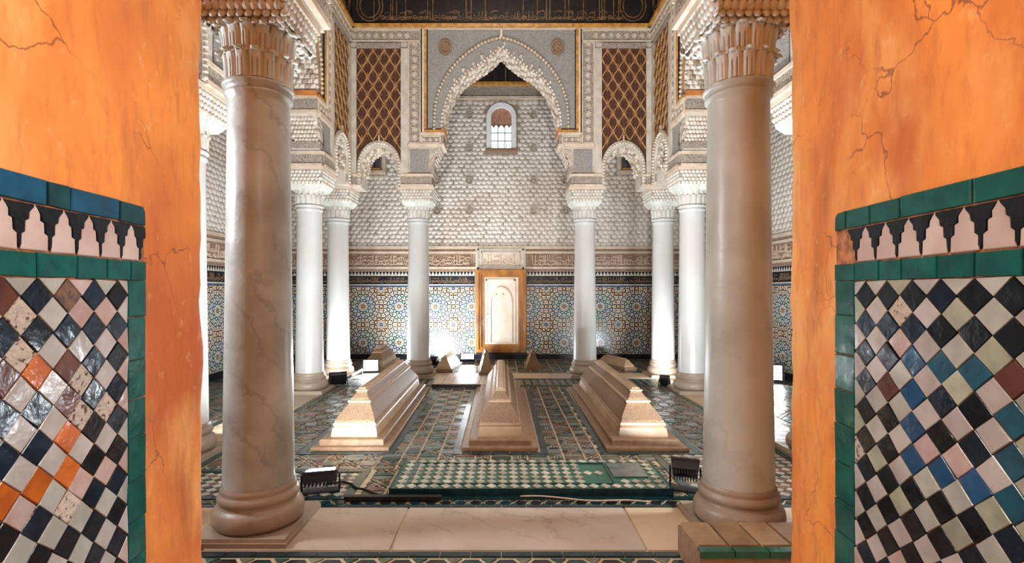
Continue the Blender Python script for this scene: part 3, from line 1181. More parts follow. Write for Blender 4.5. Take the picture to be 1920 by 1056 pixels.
def build_arcade(full=True):
    SW = 2.72
    out = [(-SW, Z0)]
    sa = small_arch(-1.975)
    out = [(-SW, Z0)] + sa + big_arch() + [(-a, z) for a, z in reversed(sa)] + [(SW, Z0), (SW, 5.9), (-SW, 5.9)]
    b = MB()
    # polygon through the wall; local y is the depth (0 = inner face, T = outer face)
    b.prism(out, lambda a, z, c: (a, c, z), 0.0, T, 'plaster_pale', back=True)
    o = b.obj('wall_inner', None, None, 'structure')
    FR = lambda a, z, c: (a, -c, z)
    for s in (-1, 1):
        c = -1.975 * 1
        # brown lattice panel over the small arch
        b = MB()
        u0, u1 = -2.343, -1.625
        zt = 5.343
        arc = [(a, z) for a, z in arch_pts(.352, 3.40, 3.43, 14, .42)]
        ring_top = [(-1.975 + a, z) for a, z in arc]
        poly = [(u0, 3.40)] + ring_top + [(u1, 3.40), (u1, zt), (u0, zt)]
        poly = [(a * (1 if s < 0 else -1), z) for a, z in poly]
        if s > 0:
            poly = poly[::-1]
        b.prism(poly, FR, .0, .012, 'panel_brown')
        pan = b.obj('lattice_panel', o)
        b = MB()
        cw, ch = (u1 - u0) / 4, .292

        def inside(a, z):
            return u0 - .001 < a < u1 + .001 and z < zt - .01 and (((a + 1.975) / .36) ** 2 + (max(z - 3.43, 0) / .43) ** 2 > 1.0) and z > 3.43
        # strands: for each lattice edge a slightly bowed strip
        for i in range(-1, 5):
            for j in range(0, 9):
                xa, za = u0 + cw * i, zt - .03 - ch * j
                for (e0, e1) in (((.5, 0), (1, .5)), ((1, .5), (.5, 1)), ((.5, 1), (0, .5)), ((0, .5), (.5, 0))):
                    p = (xa + cw * e0[0], za - ch * e0[1])
                    q = (xa + cw * e1[0], za - ch * e1[1])
                    mx, mz = (p[0] + q[0]) / 2 + (.003 if e0[0] > .6 or e1[0] > .6 else -.003), (p[1] + q[1]) / 2
                    if i in (-1, 4) and not (inside(*p) and inside(*q)):
                        continue
                    if inside(p[0] * .99 + q[0] * .01, p[1] * .9 + q[1] * .1 - .012) and inside(mx, mz) and inside(q[0] * .99 + p[0] * .01, q[1] * .9 + p[1] * .1 - .012):
                        b.path([(p[0] * -s, p[1]), (mx * -s, mz), (q[0] * -s, q[1])], .018, .02, FR, 'lattice_gold', .012)
        b.obj('lattice', pan)
        b = MB()
        for i in range(0, 9):
            for j in range(0, 18):
                a, z = u0 + cw * .5 * i, zt - .03 - ch * .5 * (j + 0)
                if (i + j) % 2 == 0:
                    continue
                if inside(a - .03, z) and inside(a + .03, z) and inside(a, z - .09):
                    a *= -s
                    b.prism([(a - .05, z), (a - .02, z + .05), (a, z + .10), (a + .02, z + .05), (a + .05, z), (a + .022, z - .02), (a, z - .10), (a - .022, z - .02)], FR, .012, .022, 'motif_brown')
                    b.prism([(a - .018, z), (a, z + .035), (a + .018, z), (a, z - .035)], FR, .022, .030, 'lattice_gold')
        b.obj('lattice_motif', pan, kind='stuff')
        # plain strips framing the panel
        b = MB()
        for a0, a1, z0_, z1_ in ((-2.50, -2.343, 3.30, 5.343), (-1.625, -1.513, 3.30, 5.343), (-2.343, -1.625, 5.343, 5.43)):
            a0, a1 = sorted((a0 * -s, a1 * -s))
            b.box((a0, -.03, z0_), (a1, 0, z1_), 'plaster_carved' if z0_ > 5 else 'plaster_pale')
        b.obj('strip', o)
        # top frieze and upright border with a chain of palmettes
        b = MB()
        runs = [((-2.50, 5.45), (-1.297, 5.645)), ((-1.513, 3.80), (-1.297, 5.45)), ((-1.297, 3.80), (-.975, 3.93))]
        for (a0, z0_), (a1, z1_) in runs:
            a0, a1 = sorted((a0 * -s, a1 * -s))
            b.box((a0, -.02, z0_), (a1, 0, z1_), 'plaster_carved')
            for (p, q) in (((a0, z0_ + .012), (a1, z0_ + .012)), ((a0, z1_ - .012), (a1, z1_ - .012))):
                b.bar(p, q, .02, .035, FR, 'plaster_cream')
            for (p, q) in (((a0 + .012, z0_), (a0 + .012, z1_)), ((a1 - .012, z0_), (a1 - .012, z1_))):
                b.bar(p, q, .02, .035, FR, 'plaster_cream')
        bo = b.obj('carved_border', o)
        b = MB()

        def palm(a, z, r, up):
            pts = []
            for k in range(14):
                t = 2 * pi * k / 14
                rr = r * (1.0 if k % 2 else .62)
                pts.append((a + rr * .9 * cos(t), z + rr * sin(t)))
            b.prism(pts, FR, .02, .036, 'motif_plaster')
            b.prism([(a - r * .3, z), (a, z + r * .5), (a + r * .3, z), (a, z - r * .5)], FR, .036, .046, 'plaster_cream')
        for k in range(8):
            palm((-2.40 + .125 * k) * -s, 5.548, .062, 0)
        for k in range(13):
            palm(-1.405 * -s, 3.90 + .126 * k, .068, 1)
        for k in range(3):
            palm((-1.25 + .1 * k) * -s, 3.865, .045, 0)
        b.obj('palmette_chain', bo, kind='stuff')
        # dark and gilt mouldings of the rectangular arch frame
        b = MB()
        for a0, a1, z0_, z1_, dd, m in ((-1.297, -1.275, 3.93, 5.645, .05, 'dark_line'), (-1.275, -1.245, 3.93, 5.645, .065, 'plaster_cream'),
                                        (-1.245, -1.205, 4.035, 5.645, .05, 'gilt'), (-1.205, -1.19, 4.035, 5.645, .035, 'dark_line'),
                                        (-1.297, -.968, 3.93, 3.975, .055, 'plaster_cream'), (-1.245, -.975, 3.975, 4.02, .045, 'gilt'), (-1.245, -.972, 4.02, 4.04, .035, 'dark_line')):
            a0, a1 = sorted((a0 * -s, a1 * -s))
            b.box((a0, -dd, z0_), (a1, 0, z1_), m)
        b.obj('frame_moulding', o)
        # roundel
        b = MB()
        n = 20
        b.prism([(.095 * cos(2 * pi * k / n), .105 * sin(2 * pi * k / n)) for k in range(n)], FR, .012, .022, 'band_ground')
        b.path([(.095 * cos(2 * pi * k / n), .105 * sin(2 * pi * k / n)) for k in range(n + 1)], .022, .035, FR, 'stone_step', .012)
        for k in range(4):
            t = pi * k / 4
            b.path([(.07 * cos(t), .07 * sin(t)), (.02 * cos(t + .8), .02 * sin(t + .8)), (-.07 * cos(t), -.07 * sin(t))], .014, .012, FR, 'stone_step', .022)
        b.obj('roundel', o, (-.905 * -s, 0, 5.36))
        # side of the pier: carved console and plain fields
        b = MB()
        for a0, a1, z0_, z1_, dd, m in ((-1.625, -1.16, 3.10, 3.14, .06, 'plaster_cream'), (-1.62, -1.18, 3.14, 3.27, .035, 'plaster_carved'), (-1.625, -1.14, 3.27, 3.31, .05, 'plaster_cream'),
                                        (-1.62, -1.50, 3.33, 3.78, .02, 'plaster_pale'), (-1.47, -1.17, 3.35, 3.70, .02, 'plaster_fine'), (-1.50, -1.02, 3.74, 3.80, .045, 'plaster_cream')):
            a0, a1 = sorted((a0 * -s, a1 * -s))
            b.box((a0, -dd, z0_), (a1, 0, z1_), m)
        # carved scroll where the pier swells into the arch
        for r in (.20, .15, .10):
            pts = [((-1.02 - r * cos(pi / 2 * k / 7)) * -s, 3.40 + r * 1.5 * sin(pi / 2 * k / 7)) for k in range(8)]
            b.path(pts, .022, .02, FR, 'motif_plaster', .0)
        b.obj('console', o)
        # dressings wrapped round the reveal of the great arch
        b = MB()
        for e0, e1, z0_, z1_, m in ((.915, 1.20, 3.985, 4.05, 'orange_paint'), (.925, 1.2, 3.95, 3.985, 'plaster_cream'), (.935, 1.2, 3.80, 3.95, 'plaster_carved'), (.92, 1.2, 3.765, 3.80, 'plaster_cream'),
                                    (1.085, 1.2, 3.34, 3.43, 'plaster_carved'), (1.105, 1.25, 3.27, 3.31, 'plaster_cream'), (1.125, 1.25, 3.14, 3.27, 'plaster_carved'), (1.105, 1.25, 3.10, 3.14, 'plaster_cream')):
            a0, a1 = sorted((e0 * s, e1 * s))
            b.box((a0, -.02, z0_), (a1, T + .02, z1_), m)
        b.obj('reveal_band', o)
        b = MB()
        for j in range(6):
            for i in range(7):
                zz = 3.46 + .05 * j
                e = 1.115 - .125 * ((zz - 3.44) / .30)
                w0 = .04 + (T - .08) * (i + .5 * (j % 2)) / 6.5
                b.dome(w0, zz, .030, .034, .022, lambda x, y, c, e=e: ((e - c) * s, x, y), 'muqarnas_plaster', 6)
        b.obj('reveal_muqarnas', o, kind='stuff')
        # corner pier block
        b = MB()
        a0, a1 = sorted((-2.50 * -s, -2.262 * -s))
        b.box((a0, -.05, 3.10), (a1, 0, 3.14), 'plaster_cream')
        b.box((a0, -.03, 3.14), (a1, 0, 3.27), 'plaster_carved')
        b.box((a0, -.045, 3.27), (a1, 0, 3.31), 'plaster_cream')
        b.obj('corner_block', o)
        # small arch: beaded ring and hanging cells
        b = MB()
        cc = -1.975 * -s
        P = arch_pts(.30, 3.12, 3.43, 16, .33)
        Q = arch_pts(.352, 3.12, 3.43, 16, .42)
        for i in range(len(P) - 1):
            b.prism([(cc + P[i][0], P[i][1]), (cc + P[i + 1][0], P[i + 1][1]), (cc + Q[i + 1][0], Q[i + 1][1]), (cc + Q[i][0], Q[i][1])], FR, 0, .04, 'plaster_pale')
        rs = resample([(cc + (p[0] + q[0]) / 2, (p[1] + q[1]) / 2) for p, q in zip(P, Q)], .05)
        for a, z in rs:
            b.dome(a, z, .021, .021, .035, lambda x, y, c: (x, -.04 - c, y), 'muqarnas_plaster', 6)
        b.bar((cc, 3.83), (cc, 3.93), .02, .05, FR, 'plaster_cream')
        b.obj('small_arch_ring', o)
        b = MB()
        P = resample([(cc - (a + 1.975) if s > 0 else a, z) for a, z in (small_arch(-1.975)[1:-1])], .052)
        if s > 0:
            pass
        P = [(2 * cc - a, z) for a, z in P] if s > 0 else P
        P = sorted(P, key=lambda t: t[0])
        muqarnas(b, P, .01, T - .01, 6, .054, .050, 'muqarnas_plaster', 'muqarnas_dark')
        b.obj('small_arch_muqarnas', o, kind='stuff')
    # fine grey field round the arch
    b = MB()
    A = [p for p in big_arch() if p[1] > 3.95]
    n = len(A)
    for i in range(n - 1):
        p, q = A[i], A[i + 1]
        top_p, top_q = (p[0], 5.645), (q[0], 5.645)
        b.prism([p, q, top_q, top_p], FR, 0, .010, 'plaster_fine')
    for s in (-1, 1):
        a0, a1 = sorted((s * 1.19, s * .94))
        b.box((a0, -.010, 4.04), (a1, 0, 5.645), 'plaster_fine')
    b.obj('arch_field', o)
    # beaded outer line of the arch and small stars in the spandrel
    b = MB()
    line = [(-1.085, 4.04), (-1.08, 4.25), (-1.055, 4.495), (-.99, 4.70), (-.908, 4.86), (-.80, 5.02), (-.69, 5.14), (-.53, 5.28), (-.346, 5.40), (-.17, 5.475), (0, 5.515)]
    line = line + [(-a, z) for a, z in reversed(line[:-1])]
    b.path(line, .018, .03, FR, 'gilt', .01)
    for a, z in resample(line, .062):
        b.dome(a, z, .024, .026, .035, lambda x, y, c: (x, -.03 - c, y), 'plaster_pale', 6)
    b.bar((0, 5.515), (0, 5.64), .035, .05, FR, 'muqarnas_plaster', .01)
    for a, z in ((-.62, 5.0), (.62, 5.0), (-.32, 5.22), (.32, 5.22)):
        b.dome(a, z, .035, .035, .05, FR, 'plaster_pale', 8)
    b.obj('beaded_line', o)
    # hanging lambrequins of the great arch
    b = MB()
    P = resample([p for p in big_arch() if p[1] > 4.04], .062)
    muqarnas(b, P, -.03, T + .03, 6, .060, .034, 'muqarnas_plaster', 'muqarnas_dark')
    # pendant points in the face
    N = normals(P, 1)
    for i in range(0, len(P)):
        u, z = P[i]
        nx, nz = N[i]
        b.dome(u - nx * .03, z - nz * .03, .027, .030, .04, FR, 'muqarnas_plaster', 6)
        if i % 3 == 0 and abs(u) < .8:
            b.dome(u - nx * .085, z - nz * .085, .018, .034, .04, FR, 'muqarnas_plaster', 6)
    b.obj('great_arch_muqarnas', o, kind='stuff')
    # cornice and wooden frieze
    b = MB()
    b.box((-2.5, -.05, 5.645), (2.5, 0, 5.665), 'plaster_cream')
    b.box((-2.5, -.09, 5.665), (2.5, 0, 5.715), 'gilt')
    b.box((-2.5, -.06, 5.715), (2.5, 0, 5.73), 'dark_line')
    b.obj('gilt_cornice', o)
    b = MB()
    b.box((-SW, -.04, 5.73), (SW, T, ROOF - .15), 'black_wood')
    fz = b.obj('wood_frieze', o)
    b = MB()
    F2 = lambda a, z, c: (a, -c, z)
    for v in (200, 300, 312, 335, 390, 520, 552, 750, 780, 865, 1090, 1175, 1230, 1250, 1340, 1362, 1450, 1545, 1560, 1575, 1630, 1660):
        a = (640 + v / 3.2 - VX) * .008646
        b.bar((a, 5.79), (a, 6.45), .014, .012, F2, 'old_gold', .04)
    script_strokes(b, -1.95, 1.95, 5.76, .24, F2, 'old_gold', 5, .012, .012, .04, .8)
    script_strokes(b, -1.9, 1.9, 5.80, .15, F2, 'old_gold', 15, .008, .012, .04, .8)
    for s in (-1, 1):
        for r in (.16, .21):
            b.path([(s * (2.12 + r * cos(t * .35)), 6.02 + r * 1.2 * sin(t * .35)) for t in range(19)], .014, .012, F2, 'old_gold', .04)
    b.obj('gold_writing', fz, kind='stuff')
    return o


arc_back = build_arcade()
arc_back.name = 'wall_inner_back'
CY = 5.8
arc_back.location = (0, CY + HB, 0)
arc_back['label'] = 'carved arcade wall at the back of the hall with lobed arch'
for nm, loc, rz in (('wall_inner_left', (-2.45, CY, 0), pi / 2), ('wall_inner_right', (2.45, CY, 0), -pi / 2), ('wall_inner_front', (0, CY - HB, 0), pi)):
    c = copy_tree(arc_back)
    c.name = nm
    c.location = loc
    c.rotation_euler = (0, 0, rz)
    c['label'] = {'wall_inner_left': 'carved arcade wall on the left of the hall with great arch',
                  'wall_inner_right': 'carved arcade wall on the right of the hall with great arch',
                  'wall_inner_front': 'carved arcade wall over the two great front columns'}[nm]

# ------------------------------------------------------------------ columns
def base_meshes():
    b = MB()
    g = .272
    b.frustum((-g, -g), (g, g), 0, (-g, -g), (g, g), .026, 'base_marble')
    g2 = .262
    b.frustum((-g2, -g2), (g2, g2), .026, (-g2 + .004, -g2 + .004), (g2 - .004, g2 - .004), .046, 'base_marble')
    plinth = b.mesh('plinth')
    b = MB()
    prof = [(.20, .046), (.235, .05), (.250, .072), (.254, .10), (.250, .128), (.238, .15), (.224, .158), (.214, .170), (.213, .182), (.222, .192), (.226, .205), (.222, .22), (.212, .232), (.207, .24), (.210, .248), (.206, .262), (.20, .275)]
    b.lathe(prof, 'base_marble', 48)
    return plinth, b.mesh('torus_base')


def shaft_mesh(r0, r1, mname, seg=48):
    b = MB()
    n = 14
    prof = []
    for k in range(n + 1):
        t = k / n
        prof.append((r0 + (r1 - r0) * (t ** .85), .27 + (2.50 - .27) * t))
    prof += [(r1 + .004, 2.52), (r1 + .016, 2.535), (r1 + .018, 2.548), (r1 + .006, 2.556), (r1 + .004, 2.566), (r1 + .022, 2.578), (r1 + .030, 2.592), (r1 + .022, 2.606), (r1 - .004, 2.612), (0, 2.612)]
    b.lathe(prof, mname, seg)
    return b.mesh('shaft')


def leaf_grid(b, R0, zb, h, half, flare, m, grooves=True):
    """a tongue leaf standing at +X, radius R0 at the foot, curling out at the tip"""
    nu = 19 if grooves else 7
    # rows: (height share, outward, width share, hollow)
    RW = [(0, 0, .97, 0), (.06, 0, .97, 0), (.30, .05, .97, 0), (.58, .16, .97, 0), (.64, .2, .97, 0), (.74, .34, .97, .003), (.83, .58, .93, .007), (.90, .95, .84, .012),
          (.945, 1.30, .70, .016), (.945, 1.60, .54, .014), (.905, 1.78, .46, .008), (.86, 1.80, .36, .002)]
    nv = len(RW) - 1
    v = []
    for t, out, ws, hol in RW:
        for i in range(nu):
            u = -1 + 2 * i / (nu - 1)
            gr = 0.0
            if grooves and .05 < t < .60 and i in (6, 12):
                gr = -.030
            r = R0 + .018 + flare * out + gr - hol * (1 - u * u) - .022 * abs(u) ** 4
            a = u * half * ws
            v.append((r * cos(a), r * sin(a), zb + h * t))
    n0 = len(v)
    for j in range(nv + 1):
        for i in range(nu):
            x, y, z = v[j * nu + i]
            l = sqrt(x * x + y * y)
            k = (l - .022) / l
            v.append((x * k, y * k, z - (.006 if j > nv - 3 else 0)))
    f = []
    for j in range(nv):
        for i in range(nu - 1):
            q = (j * nu + i, j * nu + i + 1, (j + 1) * nu + i + 1, (j + 1) * nu + i)
            f.append(q)
            f.append(tuple(n0 + k for k in reversed(q)))
        for i in (0, nu - 1):
            f.append((j * nu + i, (j + 1) * nu + i, n0 + (j + 1) * nu + i, n0 + j * nu + i))
    for i in range(nu - 1):
        f.append((nv * nu + i, nv * nu + i + 1, n0 + nv * nu + i + 1, n0 + nv * nu + i))
    b.add(v, f, m, True)


NL = 15


def block_mesh(big):
    """square carved block over the leaves: flared bell, carved faces with rows of scales, fillet"""
    b = MB()
    h0, h1 = (.235, .27) if big else (.245, .30)
    zb, zm = (2.895, 2.95) if big else (2.80, 2.87)
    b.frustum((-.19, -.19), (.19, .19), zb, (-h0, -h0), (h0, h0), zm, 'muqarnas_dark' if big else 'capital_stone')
    b.frustum((-h0, -h0), (h0, h0), zm, (-h1 + .02, -h1 + .02), (h1 - .02, h1 - .02), 3.055, 'plaster_carved')
    b.frustum((-h1, -h1), (h1, h1), 3.055, (-h1, -h1), (h1, h1), 3.10, 'plaster_cream')
    rows, per = (3, 11) if big else (4, 9)
    if big:
        for q in range(4):
            ca, sa = cos(q * pi / 2), sin(q * pi / 2)
            for i in range(10):
                for j in range(2):
                    x, y, zz = -.22 + .44 * (i + .5 * j) / 9, -(.205 + .022 * j), 2.912 + .026 * j
                    f0 = lambda a_, b_, c_: ((x + a_) * ca - (y - c_ * .7) * sa, (x + a_) * sa + (y - c_ * .7) * ca, zz + b_ - c_ * .7)
                    b.dome(0, 0, .024, .024, .026, f0, 'capital_stone', 6)
    for q in range(4):
        ca, sa = cos(q * pi / 2), sin(q * pi / 2)

        def fr(a, z, c):
            hh = h0 + (h1 - .02 - h0) * (z - zm) / (3.055 - zm) + c
            x, y = a, -hh
            return (x * ca - y * sa, x * sa + y * ca, z)
        for j in range(rows):
            for i in range(per + (j % 2)):
                a = -.235 + .47 * (i + .5 - .5 * (j % 2)) / per * 1.0
                b.dome(max(-.24, min(.24, a)), zm + .023 + .046 * j, .029, .027, .016, fr, 'muqarnas_plaster' if (i + j) % 2 else 'capital_stone', 6)
    return b.mesh('impost_block')


PLINTH, TORUS = base_meshes()
SH_BIG = shaft_mesh(.198, .170, 'column_marble', 64)
SH_GREY = shaft_mesh(.198, .170, 'column_marble_grey', 64)
SH_SMALL = shaft_mesh(.192, .166, 'column_marble_pale')
BLOCK, BLOCK_BIG = block_mesh(False), block_mesh(True)


def capital_core(leaves):
    b = MB()
    b.lathe([(.165, 2.61), (.172, 2.62), (.172, 2.73), (.180, 2.75), (.19, 2.84), (.195, 2.90), (0, 2.90)], 'capital_stone', 36)
    if leaves:
        for t, (zb, h, R, fl_) in enumerate(((2.612, .135, .172, .020), (2.735, .125, .178, .045))):
            for k in range(14):
                bb = MB()
                leaf_grid(bb, R, zb, h, pi / 14, fl_ * .6, 'capital_stone', False)
                a = 2 * pi * (k + .5 * t) / 14
                b.add([(x * cos(a) - y * sin(a), x * sin(a) + y * cos(a), z) for x, y, z in bb.v], bb.f, 'capital_stone', True)
        b.lathe([(.175, 2.735), (.186, 2.742), (.175, 2.750)], 'gilt', 36)
    return b.mesh('capital')


CAP_PLAIN, CAP_LEAF = capital_core(False), capital_core(True)
LB = MB(); leaf_grid(LB, .168, 2.612, .165, pi / NL, .028, 'capital_stone'); LEAF_LO = LB.mesh('leaf')
LB = MB(); leaf_grid(LB, .178, 2.748, .165, pi / NL, .036, 'capital_stone'); LEAF_UP = LB.mesh('leaf')


def column(x, y, label, big=False, rz=0.0):
    t = thing('column', label, 'column', (x, y, 0.006), rz, 'great front columns' if big else 'columns round the hall')
    link('plinth', PLINTH, t)
    link('torus_base', TORUS, t)
    link('shaft', (SH_GREY if x > 0 else SH_BIG) if big else SH_SMALL, t)
    cap = link('capital', CAP_PLAIN if big else CAP_LEAF, t)
    if big:
        for me, off in ((LEAF_LO, 0), (LEAF_UP, .5)):
            for k in range(NL):
                l = link('leaf', me, cap)
                l.rotation_euler = (0, 0, 2 * pi * (k + off) / NL)
    link('impost_block', BLOCK_BIG if big else BLOCK, t)
    return t


column(-1.442, 3.05, 'great veined marble column on the left, beside the orange jamb', True)
column(1.41, 3.05, 'great greyish marble column on the right, beside the orange jamb', True)
SC_ = [(-2.70, 7.21, 'white column of the left side row, beside the left tomb'),
       (-2.72, 8.53, 'corner column at the back left, burnt white by a floodlight'),
       (-1.385, 8.57, 'white column left of the framed niche with a crack near its foot'),
       (1.398, 8.57, 'white column right of the framed niche'),
       (2.70, 8.55, 'corner column at the back right, lit white at its foot'),
       (2.685, 7.21, 'white column of the right side row, nearest the great right column'),
       (-2.72, 4.38, 'column whose edge and foot show between left jamb and great left column'),
       (2.72, 4.38, 'column nearly hidden between great right column and right jamb'),
       (-2.72, 3.05, 'front left corner column, hidden behind the left orange jamb'),
       (2.72, 3.05, 'front right corner column, hidden behind the right orange jamb')]
for x, y, l in SC_:
    column(x, y, l)

# ------------------------------------------------------------------ tombs
def tomb(name, label, loc, L=2.9, hw=.344, rz=0.0, group='marble tombs in the middle of the hall'):
    t = thing(name, label, 'tomb', loc, rz, group)
    k = hw / .344

    def tier(b, w, y0, y1, z0, z1, m, w1=None, y0b=None, y1b=None):
        w1 = w if w1 is None else w1
        y0b = y0 if y0b is None else y0b
        y1b = y1 if y1b is None else y1b
        b.frustum((-w * k, y0), (w * k, y1), z0, (-w1 * k, y0b), (w1 * k, y1b), z1, m)
    b = MB()
    tier(b, .344, 0, L, 0, .022, 'stone_step'); tier(b, .344, 0, L, .022, .030, 'stone_step', .338, .006, L - .006)
    b.obj('lower_plinth', t)
    b = MB()
    tier(b, .284, .062, L - .062, .030, .072, 'stone_step'); tier(b, .284, .062, L - .062, .072, .082, 'stone_step', .276, .07, L - .07)
    b.obj('upper_plinth', t)
    b = MB()
    e = .145
    tier(b, .208, e, L - e, .082, .100, 'tomb_marble')
    tier(b, .208, e, L - e, .100, .160, 'tomb_marble', .198, e + .01, L - e - .01)
    tier(b, .192, e + .016, L - e - .016, .160, .172, 'tomb_marble', .184, e + .024, L - e - .024)
    tier(b, .184, e + .024, L - e - .024, .172, .182, 'tomb_marble', .194, e + .014, L - e - .014)
    tier(b, .194, e + .014, L - e - .014, .182, .200, 'tomb_marble')
    tier(b, .188, e + .02, L - e - .02, .200, .206, 'tomb_marble')
    b.obj('body_base', t)
    b = MB()
    prof = [(.184, .206, 0), (.180, .226, .006), (.160, .262, .055), (.134, .300, .105), (.112, .332, .145), (.098, .352, .165)]
    for (w0, z0, d0), (w1, z1, d1) in zip(prof[:-1], prof[1:]):
        tier(b, w0, e + .024 + d0, L - e - .024 - d0, z0, z1, 'tomb_carved', w1, e + .024 + d1, L - e - .024 - d1)
    b.obj('carved_body', t)
    b = MB()
    s = e + .024 + .165
    tier(b, .098, s, L - s, .352, .360, 'tomb_marble', .108, s - .012, L - s + .012)
    tier(b, .108, s - .012, L - s + .012, .360, .374, 'tomb_marble')
    tier(b, .102, s - .004, L - s + .004, .374, .380, 'tomb_marble', .088, s + .01, L - s - .01)
    b.obj('ledge', t)
    b = MB()
    pr = [(.088, .380, .012), (.082, .392, .016), (.066, .412, .045), (.053, .432, .075), (.048, .446, .085)]
    for (w0, z0, d0), (w1, z1, d1) in zip(pr[:-1], pr[1:]):
        tier(b, w0, s + d0, L - s - d0, z0, z1, 'tomb_carved', w1, s + d1, L - s - d1)
    b.obj('upper_body', t)
    b = MB()
    s2 = s + .085
    tier(b, .050, s2 - .004, L - s2 + .004, .446, .452, 'tomb_marble', .056, s2 - .012, L - s2 + .012)
    tier(b, .056, s2 - .012, L - s2 + .012, .452, .460, 'tomb_marble')
    tier(b, .044, s2, L - s2, .460, .478, 'tomb_marble', .028, s2 + .03, L - s2 - .03)
    b.obj('ridge', t)
    return t


tomb('tomb', 'left of the three long stepped marble tombs, its front end brightly lit', (-1.335, 4.50, .004), 2.9, .344, .012)
tomb('tomb', 'middle of the three long stepped marble tombs, in front of the niche', (-.012, 4.50, .004), 2.9, .337, 0)
tomb('tomb', 'right of the three long stepped marble tombs, its front end brightly lit', (1.287, 4.50, .004), 2.9, .365, -.014)
t = tomb('tomb', 'stepped tomb behind the left tomb, beside the glowing floodlight', (-2.28, 9.02, .004), 1.45, .26, .0)
t.scale = (1, 1, .80)


def small_tomb(label, x, y, w, L, h, rz=0.0, mh='tomb_marble'):
    t = thing('small_tomb', label, 'tomb', (x, y, .004), rz, 'small tombs near the back wall')
    b = MB()
    b.frustum((-w / 2, 0), (w / 2, L), 0, (-w / 2, 0), (w / 2, L), .045, 'stone_step')
    b.obj('plinth', t)
    b = MB()
    q = w * .40
    b.frustum((-q, .05), (q, L - .05), .045, (-q * .92, .06), (q * .92, L - .06), .08, mh)
    b.frustum((-q * .92, .06), (q * .92, L - .06), .08, (-q * .35, .12), (q * .35, L - .12), h * .8, mh)
    b.frustum((-q * .42, .11), (q * .42, L - .11), h * .8, (-q * .42, .11), (q * .42, L - .11), h * .86, mh)
    b.frustum((-q * .32, .13), (q * .32, L - .13), h * .86, (-q * .12, .18), (q * .12, L - .18), h, mh)
    b.obj('gabled_body', t)
    return t


small_tomb('small pale tomb between left back column and floodlight', -1.02, 8.95, .34, .95, .27, -.10)
small_tomb('small pointed tomb just behind the ridge of the middle tomb', -.25, 8.62, .26, .8, .38, .06, 'tomb_carved')
small_tomb('small stepped tomb standing right of the middle tomb, before the back wall', .58, 9.25, .30, .7, .32, 0, 'tomb_carved')
small_tomb('low narrow tomb beside the back right corner column', 2.32, 9.15, .26, 1.0, .19, .35)

# polished grave slab at the back
t = thing('polished_grave_slab', 'low polished tile slab reflecting a floodlight, behind the left and middle tombs', 'grave slab', (-.60, 7.50, .004))
b = MB()
b.box((-.42, -.02, 0), (.42, .68, .045), 'black_wood')
b.obj('dark_edge', t)
for i in range(6):
    for j in range(5):
        b = MB()
        b.box((-.41 + .1367 * i + .003, -.01 + .136 * j, .045), (-.41 + .1367 * (i + 1) - .003, -.01 + .136 * (j + 1) - .006, .053), 'floor_marble_plain')
        b.obj('tile', t)

# raised mosaic grave slab in front
t = thing('mosaic_grave_slab', 'low raised grave slab of green and white lozenge tiles, in front of the three tombs', 'grave slab', (.205, 3.80, .004))
SX, SY = .965, .30
b = MB()
b.box((-SX, -SY, 0), (SX, SY, .052), 'floor_emerald')
b.obj('core', t)
b = MB()
n = 14
for k in range(n):
    x = -SX + 2 * SX * k / n
    b.box((x + .002, -SY - .008, 0.002), (x + 2 * SX / n - .002, -SY, .056), 'floor_teal')
for s in (-1, 1):
    a0, a1 = sorted((s * SX, s * (SX + .008)))
    for k in range(4):
        b.box((a0, -SY + .15 * k + .002, .002), (a1, -SY + .15 * (k + 1) - .002, .056), 'floor_teal')
b.obj('edge_tiles', t, kind='stuff')
pw, ph = .079, .0855
cells = []
LOZ = {}
for nm, m in (('floor_white', 'w'), ('floor_emerald', 'g')):
    bb = MB()
    Q = [(-pw * .46, 0), (0, -ph * .46), (pw * .46, 0), (0, ph * .46)]
    bb.prism(Q, XY, 0, .006, nm, top=inset(Q, .95))
    LOZ[m] = bb.mesh('lozenge_tile')
cnt = 0
nx, ny = int(2 * SX / pw), int(2 * SY / ph)
ox, oy = (2 * SX - nx * pw) / 2, (2 * SY - ny * ph) / 2
bb = MB()
for j in range(ny):
    for i in range(nx):
        x, y = -SX + ox + pw * (i + .5), -SY + oy + ph * (j + .5)
        if (.58 < x < .89 and -.12 < y < .23):
            continue
        inner = -SX + .17 < x < .56 and abs(y) < SY - .09
        if .42 < x < .60 and abs(y) > .08 and abs(y) < SY - .05:
            continue
        ring_ = abs(x) > SX - .06 or abs(y) > SY - .06
        o = link('lozenge_tile', LOZ['w'], t, (x, y, .052))
        cnt += 1
b = MB()
for k in range(2):
    yy = (SY - .085) * (1 if k else -1)
    b.box((-SX + .12, yy - .006, .052), (.60, yy + .006, .059), 'floor_green')
b.box((-SX + .115, -SY + .08, .052), (-SX + .127, SY - .08, .059), 'floor_green')
b.box((.585, -SY + .08, .052), (.60, SY - .08, .059), 'floor_green')
b.obj('border_line', t)
b = MB()
b.box((.61, -.09, .052), (.86, .20, .060), 'floor_slate')
b.obj('square_tile', t, label='dark slate square tile near the right end')
print('slab tiles', cnt)

